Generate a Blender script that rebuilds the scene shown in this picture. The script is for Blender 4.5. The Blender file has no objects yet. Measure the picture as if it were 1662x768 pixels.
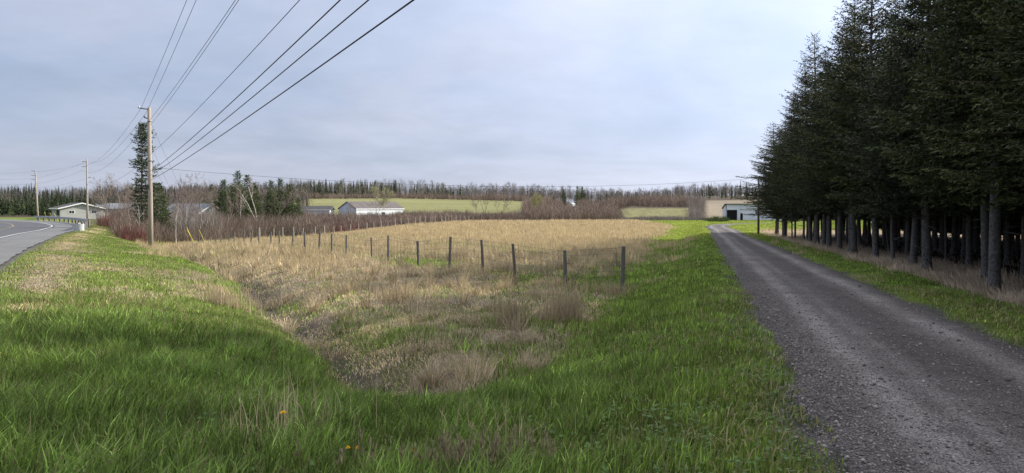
import bpy, math, random
import numpy as np
R = math.radians
rng = np.random.default_rng(7)
random.seed(7)
scene = bpy.context.scene
COL = scene.collection

# ------------------------------------------------------------------ numbers of the place
EYE = 1.7
F, CX, HY = 1144.0, 831.0, 335.0          # lens of the photograph in its own pixels
SUN_AZ, SUN_EL = R(67), R(26.5)
SUN = np.array([math.cos(SUN_EL) * math.sin(SUN_AZ), math.cos(SUN_EL) * math.cos(SUN_AZ), math.sin(SUN_EL)])

# ------------------------------------------------------------------ noise
def _hash(ix, iy, s):
    h = (ix.astype(np.int64) * 374761393 + iy.astype(np.int64) * 668265263 + s * 974634777) & 0x7fffffff
    h = ((h ^ (h >> 13)) * 1274126177) & 0x7fffffff
    h = h ^ (h >> 16)
    return (h & 0xffff) / 65535.0
def vnoise(x, y, s=0):
    x = np.asarray(x, float); y = np.asarray(y, float)
    ix = np.floor(x); iy = np.floor(y); fx = x - ix; fy = y - iy
    fx = fx * fx * (3 - 2 * fx); fy = fy * fy * (3 - 2 * fy)
    a = _hash(ix, iy, s); b = _hash(ix + 1, iy, s); c = _hash(ix, iy + 1, s); d = _hash(ix + 1, iy + 1, s)
    return (a * (1 - fx) + b * fx) * (1 - fy) + (c * (1 - fx) + d * fx) * fy
def fbm(x, y, s=0, o=4):
    t = 0; a = .5; n = 0
    for k in range(o):
        t = t + a * vnoise(x * 2 ** k + 17.3 * k, y * 2 ** k - 9.1 * k, s + k); n += a; a *= .5
    return t / n
def sst(x, a, b):
    t = np.clip((np.asarray(x, float) - a) / (b - a), 0, 1)
    return t * t * (3 - 2 * t)
def herm(x, xs, ys):
    xs = np.array(xs, float); ys = np.array(ys, float)
    d = np.diff(ys) / np.diff(xs)
    m = np.concatenate([[d[0]], np.where(d[:-1] * d[1:] > 0, 2 * d[:-1] * d[1:] / (d[:-1] + d[1:] + 1e-12), 0), [0]])
    x = np.clip(x, xs[0], xs[-1])
    i = np.clip(np.searchsorted(xs, x) - 1, 0, len(xs) - 2)
    h = xs[i + 1] - xs[i]; t = (x - xs[i]) / h
    return ((2 * t**3 - 3 * t**2 + 1) * ys[i] + (t**3 - 2 * t**2 + t) * h * m[i]
            + (-2 * t**3 + 3 * t**2) * ys[i + 1] + (t**3 - t**2) * h * m[i + 1])
def catmull(pts, n=8):
    P = [np.array(p, float) for p in pts]
    P = [2 * P[0] - P[1]] + P + [2 * P[-1] - P[-2]]
    out = []
    for i in range(1, len(P) - 2):
        for k in range(n):
            t = k / n
            out.append(.5 * ((2 * P[i]) + (-P[i-1] + P[i+1]) * t + (2*P[i-1] - 5*P[i] + 4*P[i+1] - P[i+2]) * t*t
                             + (-P[i-1] + 3*P[i] - 3*P[i+1] + P[i+2]) * t**3))
    out.append(P[-2]); return np.array(out)
def pl_dist(X, Y, pl):
    """distance to a polyline, sign (+ = right of its direction)"""
    X = np.asarray(X, float); Y = np.asarray(Y, float)
    best = np.full(X.shape, 1e18); sg = np.zeros(X.shape)
    for a, b in zip(pl[:-1], pl[1:]):
        d = b - a; L2 = d @ d
        t = np.clip(((X - a[0]) * d[0] + (Y - a[1]) * d[1]) / L2, 0, 1)
        dx = X - a[0] - t * d[0]; dy = Y - a[1] - t * d[1]
        q = dx * dx + dy * dy
        s = np.sign(dx * d[1] - dy * d[0])
        m = q < best
        best = np.where(m, q, best); sg = np.where(m, s, sg)
    return np.sqrt(best), sg
def in_poly(X, Y, pl):
    X = np.asarray(X, float); Y = np.asarray(Y, float)
    c = np.zeros(X.shape, bool); n = len(pl)
    for i in range(n):
        x1, y1 = pl[i]; x2, y2 = pl[(i + 1) % n]
        if y1 == y2: continue
        k = ((y1 > Y) != (y2 > Y)) & (X < (x2 - x1) * (Y - y1) / (y2 - y1) + x1)
        c ^= k
    return c
def sdpoly(X, Y, pl):
    P = np.array(list(pl) + [pl[0]], float)
    d, _ = pl_dist(X, Y, P)
    return np.where(in_poly(X, Y, pl), d, -d)

# ------------------------------------------------------------------ plan of the place
DRIVE = catmull([(-3.93, -24), (2.47, 0), (7.83, 20), (13.15, 40), (18.5, 60), (24.0, 80), (27.6, 95), (32.5, 109), (41, 120), (54, 126), (76, 130), (110, 134)], 10)
DRIVE_HW = 1.34
REDGE = catmull([(14, -30), (-3.5, 0), (-9.6, 11), (-16.1, 22), (-23.4, 34), (-35.8, 56), (-41.7, 68), (-52, 85), (-70, 106), (-104, 134), (-150, 160), (-220, 190), (-330, 220)], 10)
ROAD_W = 13.2
DITCH = catmull([(-1.45, 9.3), (-3.6, 13.5), (-6.2, 18.5), (-10.9, 28), (-15.5, 36), (-21, 45), (-27, 55), (-34, 68)], 6)
FENCE_A = (np.array([3.15, 19.9]), np.array([-.56, .83]) / math.hypot(.56, .83))
TANZONE = [(-1.5, 8.4), (-.4, 9.4), (1.0, 12.3), (2.4, 16.6), (3.6, 22), (9.6, 50), (27, 118), (28, 160), (-9, 150), (-31, 92), (-36, 72), (-26.5, 51.5), (-14, 33), (-5.7, 17), (-2.1, 9.7)]
TREE_X0, TREE_S = 7.5, .268

PC = ([-60, 0, 20, 40, 60, 83, 128, 170, 205, 230, 260, 300, 420, 520, 700, 1000, 4000],
      [.1, 0, -.18, -.45, -.75, -1.0, -1.25, -1.6, -1.7, -.9, .6, 2.2, 7.2, 9, 9.5, 11, 12])
PL = ([-60, 0, 20, 40, 60, 83, 128, 170, 250, 350, 450, 600, 1000, 4000],
      [.1, 0, -.18, -.45, -.75, -.95, -1.1, -1.3, -.8, 1.5, 4.5, 8, 9.5, 12])
def base(X, Y):
    X = np.asarray(X, float); Y = np.asarray(Y, float)
    q = X / np.maximum(Y, 1)
    w = sst(q, -.62, -.36) * sst(Y, 100, 170) + (1 - sst(Y, 100, 170))
    z = herm(Y, *PC) * w + herm(Y, *PL) * (1 - w)
    kq = np.interp(q, [-.6, -.4, -.16, .03, .12, .2, .28, .5], [1, .85, .97, .62, .42, .55, 1.1, 1.15])
    z = np.where(z > 1.2, 1.2 + (z - 1.2) * kq, z)
    dd = 2.3 + .268 * Y - X
    z = z + 1.6 * sst(q, .13, .17) * (1 - sst(q, .27, .30)) * sst(Y, 190, 245) * (1 - sst(Y, 260, 330))
    z = z - .58 * sst(dd, 1.6, 4.8) * sst(Y, 2, 9) * (1 - sst(Y, 100, 150)) * (1 - sst(-X, 45, 70))
    z = z - .75 * sst(-X, 16, 28) * (1 - sst(-X, 55, 75)) * sst(Y, 45, 70) * (1 - sst(Y, 120, 170))
    z = z - .25 * sst(-dd, 2.2, 5) * (1 - sst(-dd, 25, 40)) * (1 - sst(Y, 60, 80))
    return z
def zroad(Y):
    return herm(Y, [-60, 0, 20, 60, 90, 140, 200, 4000], [.15, .08, -.2, -.48, -.5, -.55, -.6, -.6])
RCEN = None
def road_d(X, Y):
    d, s = pl_dist(X, Y, REDGE)
    return d * s                    # >0 right of the asphalt edge, <0 on the road side
def drive_d(X, Y):
    d, s = pl_dist(X, Y, DRIVE)
    return d * s
def ground_z(X, Y, detail=True):
    X = np.asarray(X, float); Y = np.asarray(Y, float)
    b = base(X, Y)
    rd = road_d(X, Y)
    zr = zroad(Y)
    k = 1 - sst(rd, .2, 8.5)
    k = np.where(rd < -ROAD_W, 1 - sst(-rd - ROAD_W, .2, 10), k)
    z = b * (1 - k) + zr * k
    onroad = (1 - sst(rd, 0, .5)) * (1 - sst(-rd - ROAD_W, 0, .5))
    dd = np.abs(drive_d(X, Y))
    ondr = 1 - sst(dd + (fbm(X * 1.2, Y * 1.2, 19, 3) - .5) * .5, DRIVE_HW - .05, DRIVE_HW + .35)
    di, _ = pl_dist(X, Y, DITCH)
    z = z - .38 * np.exp(-(di / .8) ** 2) * (1 - sst(Y, 50, 66)) - .15 * np.exp(-(di / 2.2) ** 2) * (1 - sst(Y, 50, 66))
    tz = sst(sdpoly(X, Y, TANZONE), -.5, 1.5) * (1 - sst(Y, 22, 40))
    if detail:
        free = (1 - onroad) * (1 - ondr)
        z = z + free * (1 - sst(Y, 150, 300)) * ((fbm(X * .35, Y * .35, 3, 3) - .5) * .16 + (fbm(X * 1.3, Y * 1.3, 5, 3) - .5) * (.06 + .17 * tz))
        z = z + sst(Y, 250, 500) * (fbm(X * .012, Y * .012, 9, 3) - .5) * 2.2
    z = np.where(ondr > 0, z * (1 - ondr) + (b - .06) * ondr, z)
    z = z - .09 * onroad
    return z
def P(px, Y):
    """a photo column and a distance give a spot on the ground"""
    x = (px - CX) / F * Y
    return float(x), float(Y), float(ground_z(np.array([x]), np.array([Y]))[0])
def top_h(py, Y, gz):
    return EYE - (py - HY) * Y / F - gz

# ------------------------------------------------------------------ mesh helpers
def tri_mesh(name, V, T, cols=None, smooth=False):
    V = np.ascontiguousarray(V, np.float32); T = np.ascontiguousarray(T, np.int32)
    me = bpy.data.meshes.new(name)
    k = T.shape[1]
    me.vertices.add(len(V)); me.vertices.foreach_set('co', V.ravel())
    me.loops.add(T.size); me.loops.foreach_set('vertex_index', T.ravel())
    me.polygons.add(len(T)); me.polygons.foreach_set('loop_start', np.arange(0, T.size, k, dtype=np.int32))
    if smooth: me.polygons.foreach_set('use_smooth', np.ones(len(T), bool))
    if cols is not None:
        a = me.attributes.new('col', 'FLOAT_COLOR', 'POINT')
        c = np.ones((len(V), 4), np.float32); c[:, :3] = cols
        a.data.foreach_set('color', c.ravel())
    me.update(calc_edges=True)
    return me
def link(name, me, mat, parent=None):
    o = bpy.data.objects.new(name, me); COL.objects.link(o)
    if mat is not None and me is not None and not me.materials: me.materials.append(mat)
    if parent is not None: o.parent = parent
    return o
def tag(o, label=None, cat=None, group=None, kind=None):
    if label: o['label'] = label
    if cat: o['category'] = cat
    if group: o['group'] = group
    if kind: o['kind'] = kind
    return o
def empty(name, loc, rz=0, label=None, cat=None, group=None):
    o = bpy.data.objects.new(name, None); COL.objects.link(o)
    o.location = loc; o.rotation_euler = (0, 0, rz); o.empty_display_size = .3
    return tag(o, label, cat, group)
class MB:
    """collects boxes, tubes, polygons for ONE mesh"""
    def __init__(s): s.v = []; s.f = []; s.m = []
    def add(s, vs, fs, mi=0):
        n = len(s.v); s.v += [tuple(map(float, p)) for p in vs]; s.f += [tuple(i + n for i in f) for f in fs]; s.m += [mi] * len(fs); return s
    def box(s, x0, y0, z0, x1, y1, z1, mi=0):
        return s.add([(x0,y0,z0),(x1,y0,z0),(x1,y1,z0),(x0,y1,z0),(x0,y0,z1),(x1,y0,z1),(x1,y1,z1),(x0,y1,z1)],
                     [(0,3,2,1),(4,5,6,7),(0,1,5,4),(1,2,6,5),(2,3,7,6),(3,0,4,7)], mi)
    def tube(s, pts, rads, n=8, mi=0, cap=True):
        pts = [np.array(p, float) for p in pts]
        vs = []; fs = []
        for i, p in enumerate(pts):
            d = pts[min(i+1, len(pts)-1)] - pts[max(i-1, 0)]; d = d / (np.linalg.norm(d) + 1e-12)
            u = np.cross(d, (0,0,1) if abs(d[2]) < .9 else (1,0,0)); u /= np.linalg.norm(u); w = np.cross(d, u)
            r = rads[i] if hasattr(rads, '__len__') else rads
            for k in range(n):
                a = 2*math.pi*k/n; vs.append(p + r*(math.cos(a)*u + math.sin(a)*w))
        for i in range(len(pts)-1):
            for k in range(n):
                a, b = i*n+k, i*n+(k+1) % n
                fs.append((a, a+n, b+n, b))
        if cap:
            fs.append(tuple(range(n))); fs.append(tuple(range((len(pts)-1)*n, len(pts)*n))[::-1])
        return s.add(vs, fs, mi)
    def build(s, name, mat, parent=None, bevel=0, smooth=False):
        me = bpy.data.meshes.new(name); me.from_pydata(s.v, [], s.f)
        for m in (mat if isinstance(mat, (list, tuple)) else [mat]): me.materials.append(m)
        me.polygons.foreach_set('material_index', s.m)
        if smooth: me.polygons.foreach_set('use_smooth', [True] * len(s.f))
        me.update()
        o = link(name, me, None, parent)
        if bevel:
            b = o.modifiers.new('bevel', 'BEVEL'); b.width = bevel; b.segments = 2; b.limit_method = 'ANGLE'
        return o
def copy_tree(o, parent=None):
    c = o.copy(); COL.objects.link(c)
    if parent is not None: c.parent = parent
    for ch in [k for k in bpy.data.objects if k.parent == o]: copy_tree(ch, c)
    return c

# ------------------------------------------------------------------ materials
def nt(name):
    m = bpy.data.materials.new(name); m.use_nodes = True
    t = m.node_tree; b = t.nodes['Principled BSDF']; b.inputs['Specular IOR Level'].default_value = .25
    return m, t, b
def N(t, typ, **kw):
    n = t.nodes.new(typ)
    for k, v in kw.items():
        if k in n.inputs: n.inputs[k].default_value = v
        else: setattr(n, k, v)
    return n
def noise(t, scale, detail=5, rough=.6, vec=None):
    n = N(t, 'ShaderNodeTexNoise', Scale=scale, Detail=detail, Roughness=rough)
    if vec is not None: t.links.new(vec, n.inputs['Vector'])
    return n
def ramp(t, src, a, b, p0=.3, p1=.7):
    r = t.nodes.new('ShaderNodeValToRGB'); r.color_ramp.elements[0].position = p0; r.color_ramp.elements[1].position = p1
    r.color_ramp.elements[0].color = (*a, 1); r.color_ramp.elements[1].color = (*b, 1)
    t.links.new(src, r.inputs[0]); return r
def mixc(t, fac, a, b, mode='MIX'):
    n = t.nodes.new('ShaderNodeMix'); n.data_type = 'RGBA'; n.blend_type = mode
    for i, v in ((0, fac), (6, a), (7, b)):
        if isinstance(v, bpy.types.NodeSocket): t.links.new(v, n.inputs[i])
        else: n.inputs[i].default_value = v if i == 0 else (*v, 1)
    return n.outputs[2]
def bump(t, b, src, dist, strength=1.0):
    n = N(t, 'ShaderNodeBump', Strength=strength, Distance=dist); t.links.new(src, n.inputs['Height']); t.links.new(n.outputs[0], b.inputs['Normal'])
def plain(name, c1, c2=None, scale=6, rough=.7, metallic=0, bmp=0, spec=.25, stretch=None):
    m, t, b = nt(name); tc = t.nodes.new('ShaderNodeTexCoord'); v = tc.outputs['Object']
    if stretch:
        mp = t.nodes.new('ShaderNodeMapping'); mp.inputs['Scale'].default_value = stretch; t.links.new(v, mp.inputs[0]); v = mp.outputs[0]
    n = noise(t, scale, vec=v)
    r = ramp(t, n.outputs[0], c1, c2 or tuple(x * .8 for x in c1)); t.links.new(r.outputs[0], b.inputs['Base Color'])
    b.inputs['Roughness'].default_value = rough; b.inputs['Metallic'].default_value = metallic; b.inputs['Specular IOR Level'].default_value = spec
    if bmp: bump(t, b, n.outputs[0], bmp)
    return m
def leafy(name, trans=.3, rough=.6, spec=.2):
    """diffuse + translucent, colour from the mesh's own 'col'"""
    m, t, b = nt(name)
    a = N(t, 'ShaderNodeAttribute', attribute_name='col')
    t.links.new(a.outputs['Color'], b.inputs['Base Color']); b.inputs['Roughness'].default_value = rough; b.inputs['Specular IOR Level'].default_value = spec
    if trans:
        tr = t.nodes.new('ShaderNodeBsdfTranslucent'); t.links.new(a.outputs['Color'], tr.inputs[0])
        mx = t.nodes.new('ShaderNodeMixShader'); mx.inputs[0].default_value = trans
        t.links.new(b.outputs[0], mx.inputs[1]); t.links.new(tr.outputs[0], mx.inputs[2])
        t.links.new(mx.outputs[0], t.nodes['Material Output'].inputs[0])
    return m
M = {}
M['grass'] = leafy('grass_blades', .35, .55, .25)
M['needle'] = leafy('spruce_needles', .1, .6, .15)
t = M['needle'].node_tree; at_ = [n for n in t.nodes if n.type == 'ATTRIBUTE'][0]
oi = t.nodes.new('ShaderNodeObjectInfo'); rv = ramp(t, oi.outputs['Random'], (.72, .74, .80), (1.32, 1.26, 1.05), 0, 1)
cv_ = mixc(t, 1.0, at_.outputs['Color'], rv.outputs[0], 'MULTIPLY')
for n in t.nodes:
    if n.type == 'BSDF_PRINCIPLED': t.links.new(cv_, n.inputs['Base Color'])
    if n.type == 'BSDF_TRANSLUCENT': t.links.new(cv_, n.inputs[0])
M['twig'] = leafy('twigs', 0, .8, .1)
M['straw'] = leafy('straw', .25, .8, .1)

m, t, b = nt('ground_soil')
a = N(t, 'ShaderNodeAttribute', attribute_name='col'); tc = t.nodes.new('ShaderNodeTexCoord')
n1 = noise(t, 9, 8, .7, tc.outputs['Object']); n2 = noise(t, .6, 6, .65, tc.outputs['Object'])
c = mixc(t, 1.0, a.outputs['Color'], ramp(t, n1.outputs[0], (.55, .55, .55), (1.4, 1.4, 1.4), .3, .7).outputs[0], 'MULTIPLY')
c = mixc(t, 1.0, c, ramp(t, n2.outputs[0], (.78, .8, .78), (1.2, 1.18, 1.2), .3, .7).outputs[0], 'MULTIPLY')
t.links.new(c, b.inputs['Base Color']); b.inputs['Roughness'].default_value = .95; b.inputs['Specular IOR Level'].default_value = .05
bump(t, b, n1.outputs[0], .05)
M['ground'] = m

# gravel of the driveway: stones + wheel tracks (attribute 'col')
m, t, b = nt('gravel_track')
a = N(t, 'ShaderNodeAttribute', attribute_name='col'); tc = t.nodes.new('ShaderNodeTexCoord'); ov = tc.outputs['Object']
vo = N(t, 'ShaderNodeTexVoronoi', Scale=75.0); t.links.new(ov, vo.inputs['Vector'])
vo2 = N(t, 'ShaderNodeTexVoronoi', Scale=170.0); t.links.new(ov, vo2.inputs['Vector'])
n1 = noise(t, 2.2, 8, .7, ov)
bw = t.nodes.new('ShaderNodeRGBToBW'); t.links.new(vo.outputs['Color'], bw.inputs[0])
bw2 = t.nodes.new('ShaderNodeRGBToBW'); t.links.new(vo2.outputs['Color'], bw2.inputs[0])
c = mixc(t, 1.0, a.outputs['Color'], ramp(t, bw.outputs[0], (.5, .5, .5), (1.6, 1.58, 1.58), .2, .95).outputs[0], 'MULTIPLY')
c = mixc(t, 1.0, c, ramp(t, bw2.outputs[0], (.65, .65, .65), (1.4, 1.4, 1.4), .2, .85).outputs[0], 'MULTIPLY')
c = mixc(t, 1.0, c, ramp(t, n1.outputs[0], (.72, .72, .72), (1.25, 1.25, 1.25), .3, .7).outputs[0], 'MULTIPLY')
n3 = noise(t, .45, 4, .6, ov)
c = mixc(t, 1.0, c, ramp(t, n3.outputs[0], (.84, .83, .82), (1.14, 1.14, 1.14), .35, .65).outputs[0], 'MULTIPLY')
t.links.new(c, b.inputs['Base Color']); b.inputs['Roughness'].default_value = .9; b.inputs['Specular IOR Level'].default_value = .15
bump(t, b, vo.outputs['Distance'], .008, .5)
M['gravel'] = m

def asphalt(name, lo, hi):
    m, t, b = nt(name); tc = t.nodes.new('ShaderNodeTexCoord'); ov = tc.outputs['Object']
    n1 = noise(t, .35, 7, .65, ov); n2 = noise(t, 60, 3, .7, ov)
    c = ramp(t, n1.outputs[0], lo, hi, .3, .7).outputs[0]
    c = mixc(t, 1.0, c, ramp(t, n2.outputs[0], (.7, .7, .7), (1.35, 1.35, 1.35), .3, .7).outputs[0], 'MULTIPLY')
    t.links.new(c, b.inputs['Base Color']); b.inputs['Roughness'].default_value = .85; b.inputs['Specular IOR Level'].default_value = .2
    bump(t, b, n2.outputs[0], .01)
    return m
M['asphalt'] = asphalt('asphalt', (.06, .062, .068), (.085, .087, .093))
M['shoulder'] = asphalt('shoulder_asphalt', (.105, .105, .107), (.14, .14, .14))
M['white_line'] = plain('road_paint', (.5, .5, .49), (.3, .3, .3), 3, .7)
M['yellow_line'] = plain('yellow_paint', (.30, .22, .09), (.16, .13, .08), 3, .7)
M['pole_wood'] = plain('pole_wood', (.34, .29, .24), (.2, .17, .145), 5, .85, bmp=.01, stretch=(6, 6, .5))
M['post_wood'] = plain('post_wood', (.17, .155, .145), (.07, .063, .058), 8, .9, bmp=.01, stretch=(5, 5, .6))
M['post_pale'] = plain('post_pale', (.38, .34, .29), (.22, .195, .17), 8, .9, bmp=.01, stretch=(5, 5, .6))
M['steel'] = plain('galvanised', (.5, .52, .54), (.36, .38, .4), 12, .45, .7)
M['dark_steel'] = plain('dark_steel', (.06, .06, .062), (.03, .03, .03), 12, .5)
M['rail_steel'] = plain('rail_steel', (.36, .38, .42), (.26, .28, .31), 2, .5, .4)
M['terminal'] = plain('rail_end', (.42, .44, .43), (.32, .33, .33), 3, .7)
M['cable'] = plain('cable', (.022, .022, .024), (.016, .016, .017), 4, .6)
M['wire'] = plain('wire', (.12, .12, .12), (.08, .08, .08), 4, .6, .3)
M['ceramic'] = plain('ceramic', (.25, .25, .26), (.16, .16, .17), 4, .3)
M['yellow_guard'] = plain('yellow_guard', (.5, .44, .09), (.36, .32, .07), 4, .6)
M['white_metal'] = plain('white_siding', (.72, .76, .8), (.58, .62, .67), .5, .6, stretch=(1, 1, .25))
M['grey_shade_metal'] = plain('grey_shade_siding', (.5, .56, .62), (.38, .43, .49), .6, .55, stretch=(1, 1, .25))  # grey tone; on the barn gable it has the shade painted in
M['pale_metal'] = plain('pale_siding', (.66, .7, .7), (.5, .54, .55), .7, .6, stretch=(1, 1, .25))  # pale tone; on the barn's long side it carries the sunlight
M['roof_dark'] = plain('dark_roof', (.07, .068, .07), (.045, .043, .045), 1.5, .8)
M['roof_brown'] = plain('brown_roof', (.12, .105, .1), (.075, .066, .065), .8, .85)
M['roof_grey'] = plain('grey_roof', (.17, .18, .2), (.115, .125, .14), .8, .85)
M['trim'] = plain('white_trim', (.8, .8, .78), (.7, .7, .68), 2, .6)
M['siding_grey'] = plain('house_siding', (.40, .40, .37), (.34, .34, .315), .8, .7, stretch=(.3, .3, 8))
M['glass'] = plain('window_glass', (.03, .035, .04), (.02, .022, .025), 2, .1, spec=.6)
M['inside_shade'] = plain('doorway_shade', (.012, .012, .013), (.008, .008, .009), 2, .9)  # near-black standing in for the unlit inside of a doorway
M['birch'] = plain('birch_bark', (.55, .52, .47), (.2, .18, .16), 3, .85, stretch=(1, 1, 4))
M['barebark'] = plain('bare_bark', (.2, .175, .155), (.12, .1, .09), 4, .9)

# spruce bark: grey plates, dark knots, paler lichen
m, t, b = nt('spruce_bark'); tc = t.nodes.new('ShaderNodeTexCoord'); ov = tc.outputs['Object']
mp = t.nodes.new('ShaderNodeMapping'); mp.inputs['Scale'].default_value = (1, 1, .9); t.links.new(ov, mp.inputs[0])
n1 = noise(t, 14, 6, .7, mp.outputs[0]); vo = N(t, 'ShaderNodeTexVoronoi', Scale=5.0); t.links.new(mp.outputs[0], vo.inputs['Vector'])
c = ramp(t, n1.outputs[0], (.045, .042, .042), (.165, .155, .152), .32, .68).outputs[0]
c = mixc(t, 1.0, c, ramp(t, vo.outputs['Distance'], (.25, .25, .25), (1, 1, 1), .12, .22).outputs[0], 'MULTIPLY')
t.links.new(c, b.inputs['Base Color']); b.inputs['Roughness'].default_value = .95; bump(t, b, n1.outputs[0], .02)
M['bark'] = m

# ------------------------------------------------------------------ colours of the ground cover by place
C_GREEN = np.array([.132, .182, .033]); C_LUSH = np.array([.108, .172, .035]); C_LAWN = np.array([.18, .225, .030])
C_TAN = np.array([.52, .415, .245]); C_BROWN = np.array([.15, .118, .085]); C_MUD = np.array([.06, .05, .042])
def tan_w(X, Y):
    """share of dead grass, 0..1"""
    X = np.asarray(X, float); Y = np.asarray(Y, float)
    sd = sdpoly(X, Y, TANZONE)
    wob = (fbm(X * .5, Y * .5, 21, 4) - .5) * (1.6 + Y * .03)
    w = sst(sd + wob, -.4, .5 + .01 * Y)
    # green strips and patches inside the field
    fa = (X - FENCE_A[0][0]) * FENCE_A[1][1] - (Y - FENCE_A[0][1]) * FENCE_A[1][0]       # metres beyond the fence line
    strip = sst(fa, -.5, .6) * (1 - sst(fa, 2.8, 5.5)) * .75 + sst(fa, 9, 11) * (1 - sst(fa, 14, 18)) * .55 * sst(Y, 35, 45)
    pt = sst(fbm(X * .22, Y * .22, 33, 4), .47, .62)
    w = w * (1 - np.clip(strip * (.4 + .9 * pt), 0, .85)) * (1 - (.5 + .3 * (1 - sst(Y, 18, 26))) * pt * (1 - sst(Y, 60, 90)))
    w = w * (1 - .75 * np.exp(-((X - 3.2) / 2.2) ** 2 - ((Y - 22.5) / 3.0) ** 2) * sst(fbm(X * .8, Y * .8, 37, 3), .3, .55))
    w = w * (1 - .30 * (1 - sst(Y, 17, 24)) * sst(fbm(X * 1.1, Y * 1.1, 39, 3), .42, .55))
    # dead strip along the asphalt and patches on the left bank
    rd = road_d(X, Y)
    rs = np.exp(-((rd - 1.45) / .85) ** 2) * sst(fbm(X * .3, Y * .3, 41, 3), .30, .48) * .95
    bank = sst(rd, .5, 2) * (sd < 0) * (X < -1.5 - .2 * Y)
    ps = bank * sst(fbm(X * .45 + 4, Y * .3, 51, 4), .57, .70) * .7
    wl = np.maximum(rs, ps) * (sd < 1) * sst(Y, 7, 10)
    # dead grass skirt before the spruces
    dd = drive_d(X, Y)
    sk = sst(dd + (fbm(X * .7, Y * .7, 61, 3) - .5) * .9, 3.3, 3.9) * (Y < 76)
    # small dead tufts everywhere in the green
    sp = sst(fbm(X * .9, Y * .9, 71, 3), .64, .74) * .6
    sp = sp * (.22 + .78 * sst(Y, 14, 22)) * (1 - sst(dd, -3.2, -2)* (dd < 0))
    return np.clip(np.maximum.reduce([w, wl, sk, sp * (Y < 60)]), 0, 1)
def lawn_w(X, Y):
    dd = drive_d(X, Y)
    return np.clip(sst(Y, 48, 60) * sst(X, 8 + 0 * X, 16) * (1 - sst(Y, 150, 175)), 0, 1)
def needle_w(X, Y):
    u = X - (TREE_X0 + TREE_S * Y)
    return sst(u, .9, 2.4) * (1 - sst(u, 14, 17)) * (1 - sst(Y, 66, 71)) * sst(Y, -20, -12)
def ground_col(X, Y):
    X = np.asarray(X, float); Y = np.asarray(Y, float)
    n = fbm(X * .8, Y * .8, 81, 4)[..., None]
    tw = tan_w(X, Y)[..., None]
    g = C_GREEN * (.55 + .3 * n)
    lw = lawn_w(X, Y)[..., None]
    g = g * (1 - lw) + C_LAWN * (.6 + .5 * n) * lw
    near = (1 - sst(Y, 22, 55))[..., None]
    tn = (C_TAN * (.44 + .4 * n)) * (1 - near) + (C_BROWN * (.8 + .9 * n)) * near
    c = g * (1 - tw) + tn * tw
    di, _ = pl_dist(X, Y, DITCH)
    k = (np.exp(-(di / .55) ** 2) * (1 - sst(Y, 45, 60)))[..., None]
    c = c * (1 - k) + C_MUD * k
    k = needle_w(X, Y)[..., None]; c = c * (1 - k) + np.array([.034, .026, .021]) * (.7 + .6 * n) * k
    dd = np.abs(drive_d(X, Y)); k = (1 - sst(dd + (n[..., 0] - .5) * .7, DRIVE_HW + .05, DRIVE_HW + .45))[..., None]
    c = c * (1 - k) + np.array([.075, .07, .07]) * k
    rd = road_d(X, Y); k = ((1 - sst(rd + (n[..., 0] - .5) * .8, .1, .7)) * (rd > -ROAD_W - .6))[..., None]
    c = c * (1 - k) + np.array([.11, .105, .1]) * k
    # far country: brushy hollow, green hill fields, ploughed field, wood floor
    far = sst(Y, 92, 120); q = X / np.maximum(Y, 1)
    hollow = (far * (1 - lw[..., 0]) * (sdpoly(X, Y, TANZONE) < 0) * (rd > 4))[..., None]
    c = c * (1 - hollow) + np.array([.075, .06, .045]) * (.7 + .6 * n) * hollow
    f1 = (sst(Y, 205, 215) * (1 - sst(Y, 415, 425)) * sst(q, -.32, -.30) * (1 - sst(q, .06, .075)))[..., None]
    stripe = (.5 + .5 * fbm(X * .01, Y * .06, 91, 3))[..., None]
    c = c * (1 - f1) + (np.array([.165, .162, .074]) * (.35 + .95 * stripe)) * f1
    f2 = (sst(Y, 186, 190) * (1 - sst(Y, 236, 242)) * sst(q, .150, .156) * (1 - sst(q, .252, .258)))[..., None]
    c = c * (1 - f2) + np.array([.19, .18, .088]) * (.5 + .6 * n) * f2
    f3 = (sst(Y, 190, 200) * (1 - sst(Y, 345, 352)) * sst(q, .274, .278) * (1 - sst(q, .6, .61)))[..., None]
    c = c * (1 - f3) + np.array([.185, .155, .115]) * (.85 + .25 * n) * f3
    f5 = (sst(Y, 300, 305) * (1 - sst(Y, 380, 390)) * sst(q, .15, .155) * (1 - sst(q, .20, .21)))[..., None]
    c = c * (1 - f5) + np.array([.19, .22, .05]) * f5
    f4 = (sst(Y, 110, 118) * (1 - sst(Y, 180, 195)) * (rd > -60) * (1 - sst(q, -.62, -.58)))[..., None]
    c = c * (1 - f4) + np.array([.12, .16, .035]) * (.7 + .5 * n) * f4
    fr = sst(Y, 425, 440)[..., None]
    c = c * (1 - fr) + np.array([.07, .06, .04]) * fr
    return c

# ------------------------------------------------------------------ ground
def spaced(lo, hi, d0, near_lo, near_hi, grow):
    a = list(np.arange(near_lo, near_hi, d0)); d = d0
    while a[-1] < hi: d *= grow; a.append(a[-1] + d)
    d = d0; f = [a[0]]
    while f[-1] > lo: d *= grow; f.append(f[-1] - d)
    return np.array(f[:0:-1] + a)
xs = spaced(-2500, 2500, .22, -14, 16, 1.022); ys = spaced(-120, 3500, .22, 2, 30, 1.016)
GX, GY = np.meshgrid(xs, ys)
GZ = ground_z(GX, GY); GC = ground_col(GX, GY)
V = np.stack([GX, GY, GZ], -1).reshape(-1, 3)
nx, ny = len(xs), len(ys)
idx = np.arange(nx * ny).reshape(ny, nx)
Q = np.stack([idx[:-1, :-1], idx[:-1, 1:], idx[1:, 1:], idx[1:, :-1]], -1).reshape(-1, 4)
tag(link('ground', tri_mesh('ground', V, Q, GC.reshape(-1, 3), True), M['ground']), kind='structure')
print('ground', V.shape)

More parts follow.
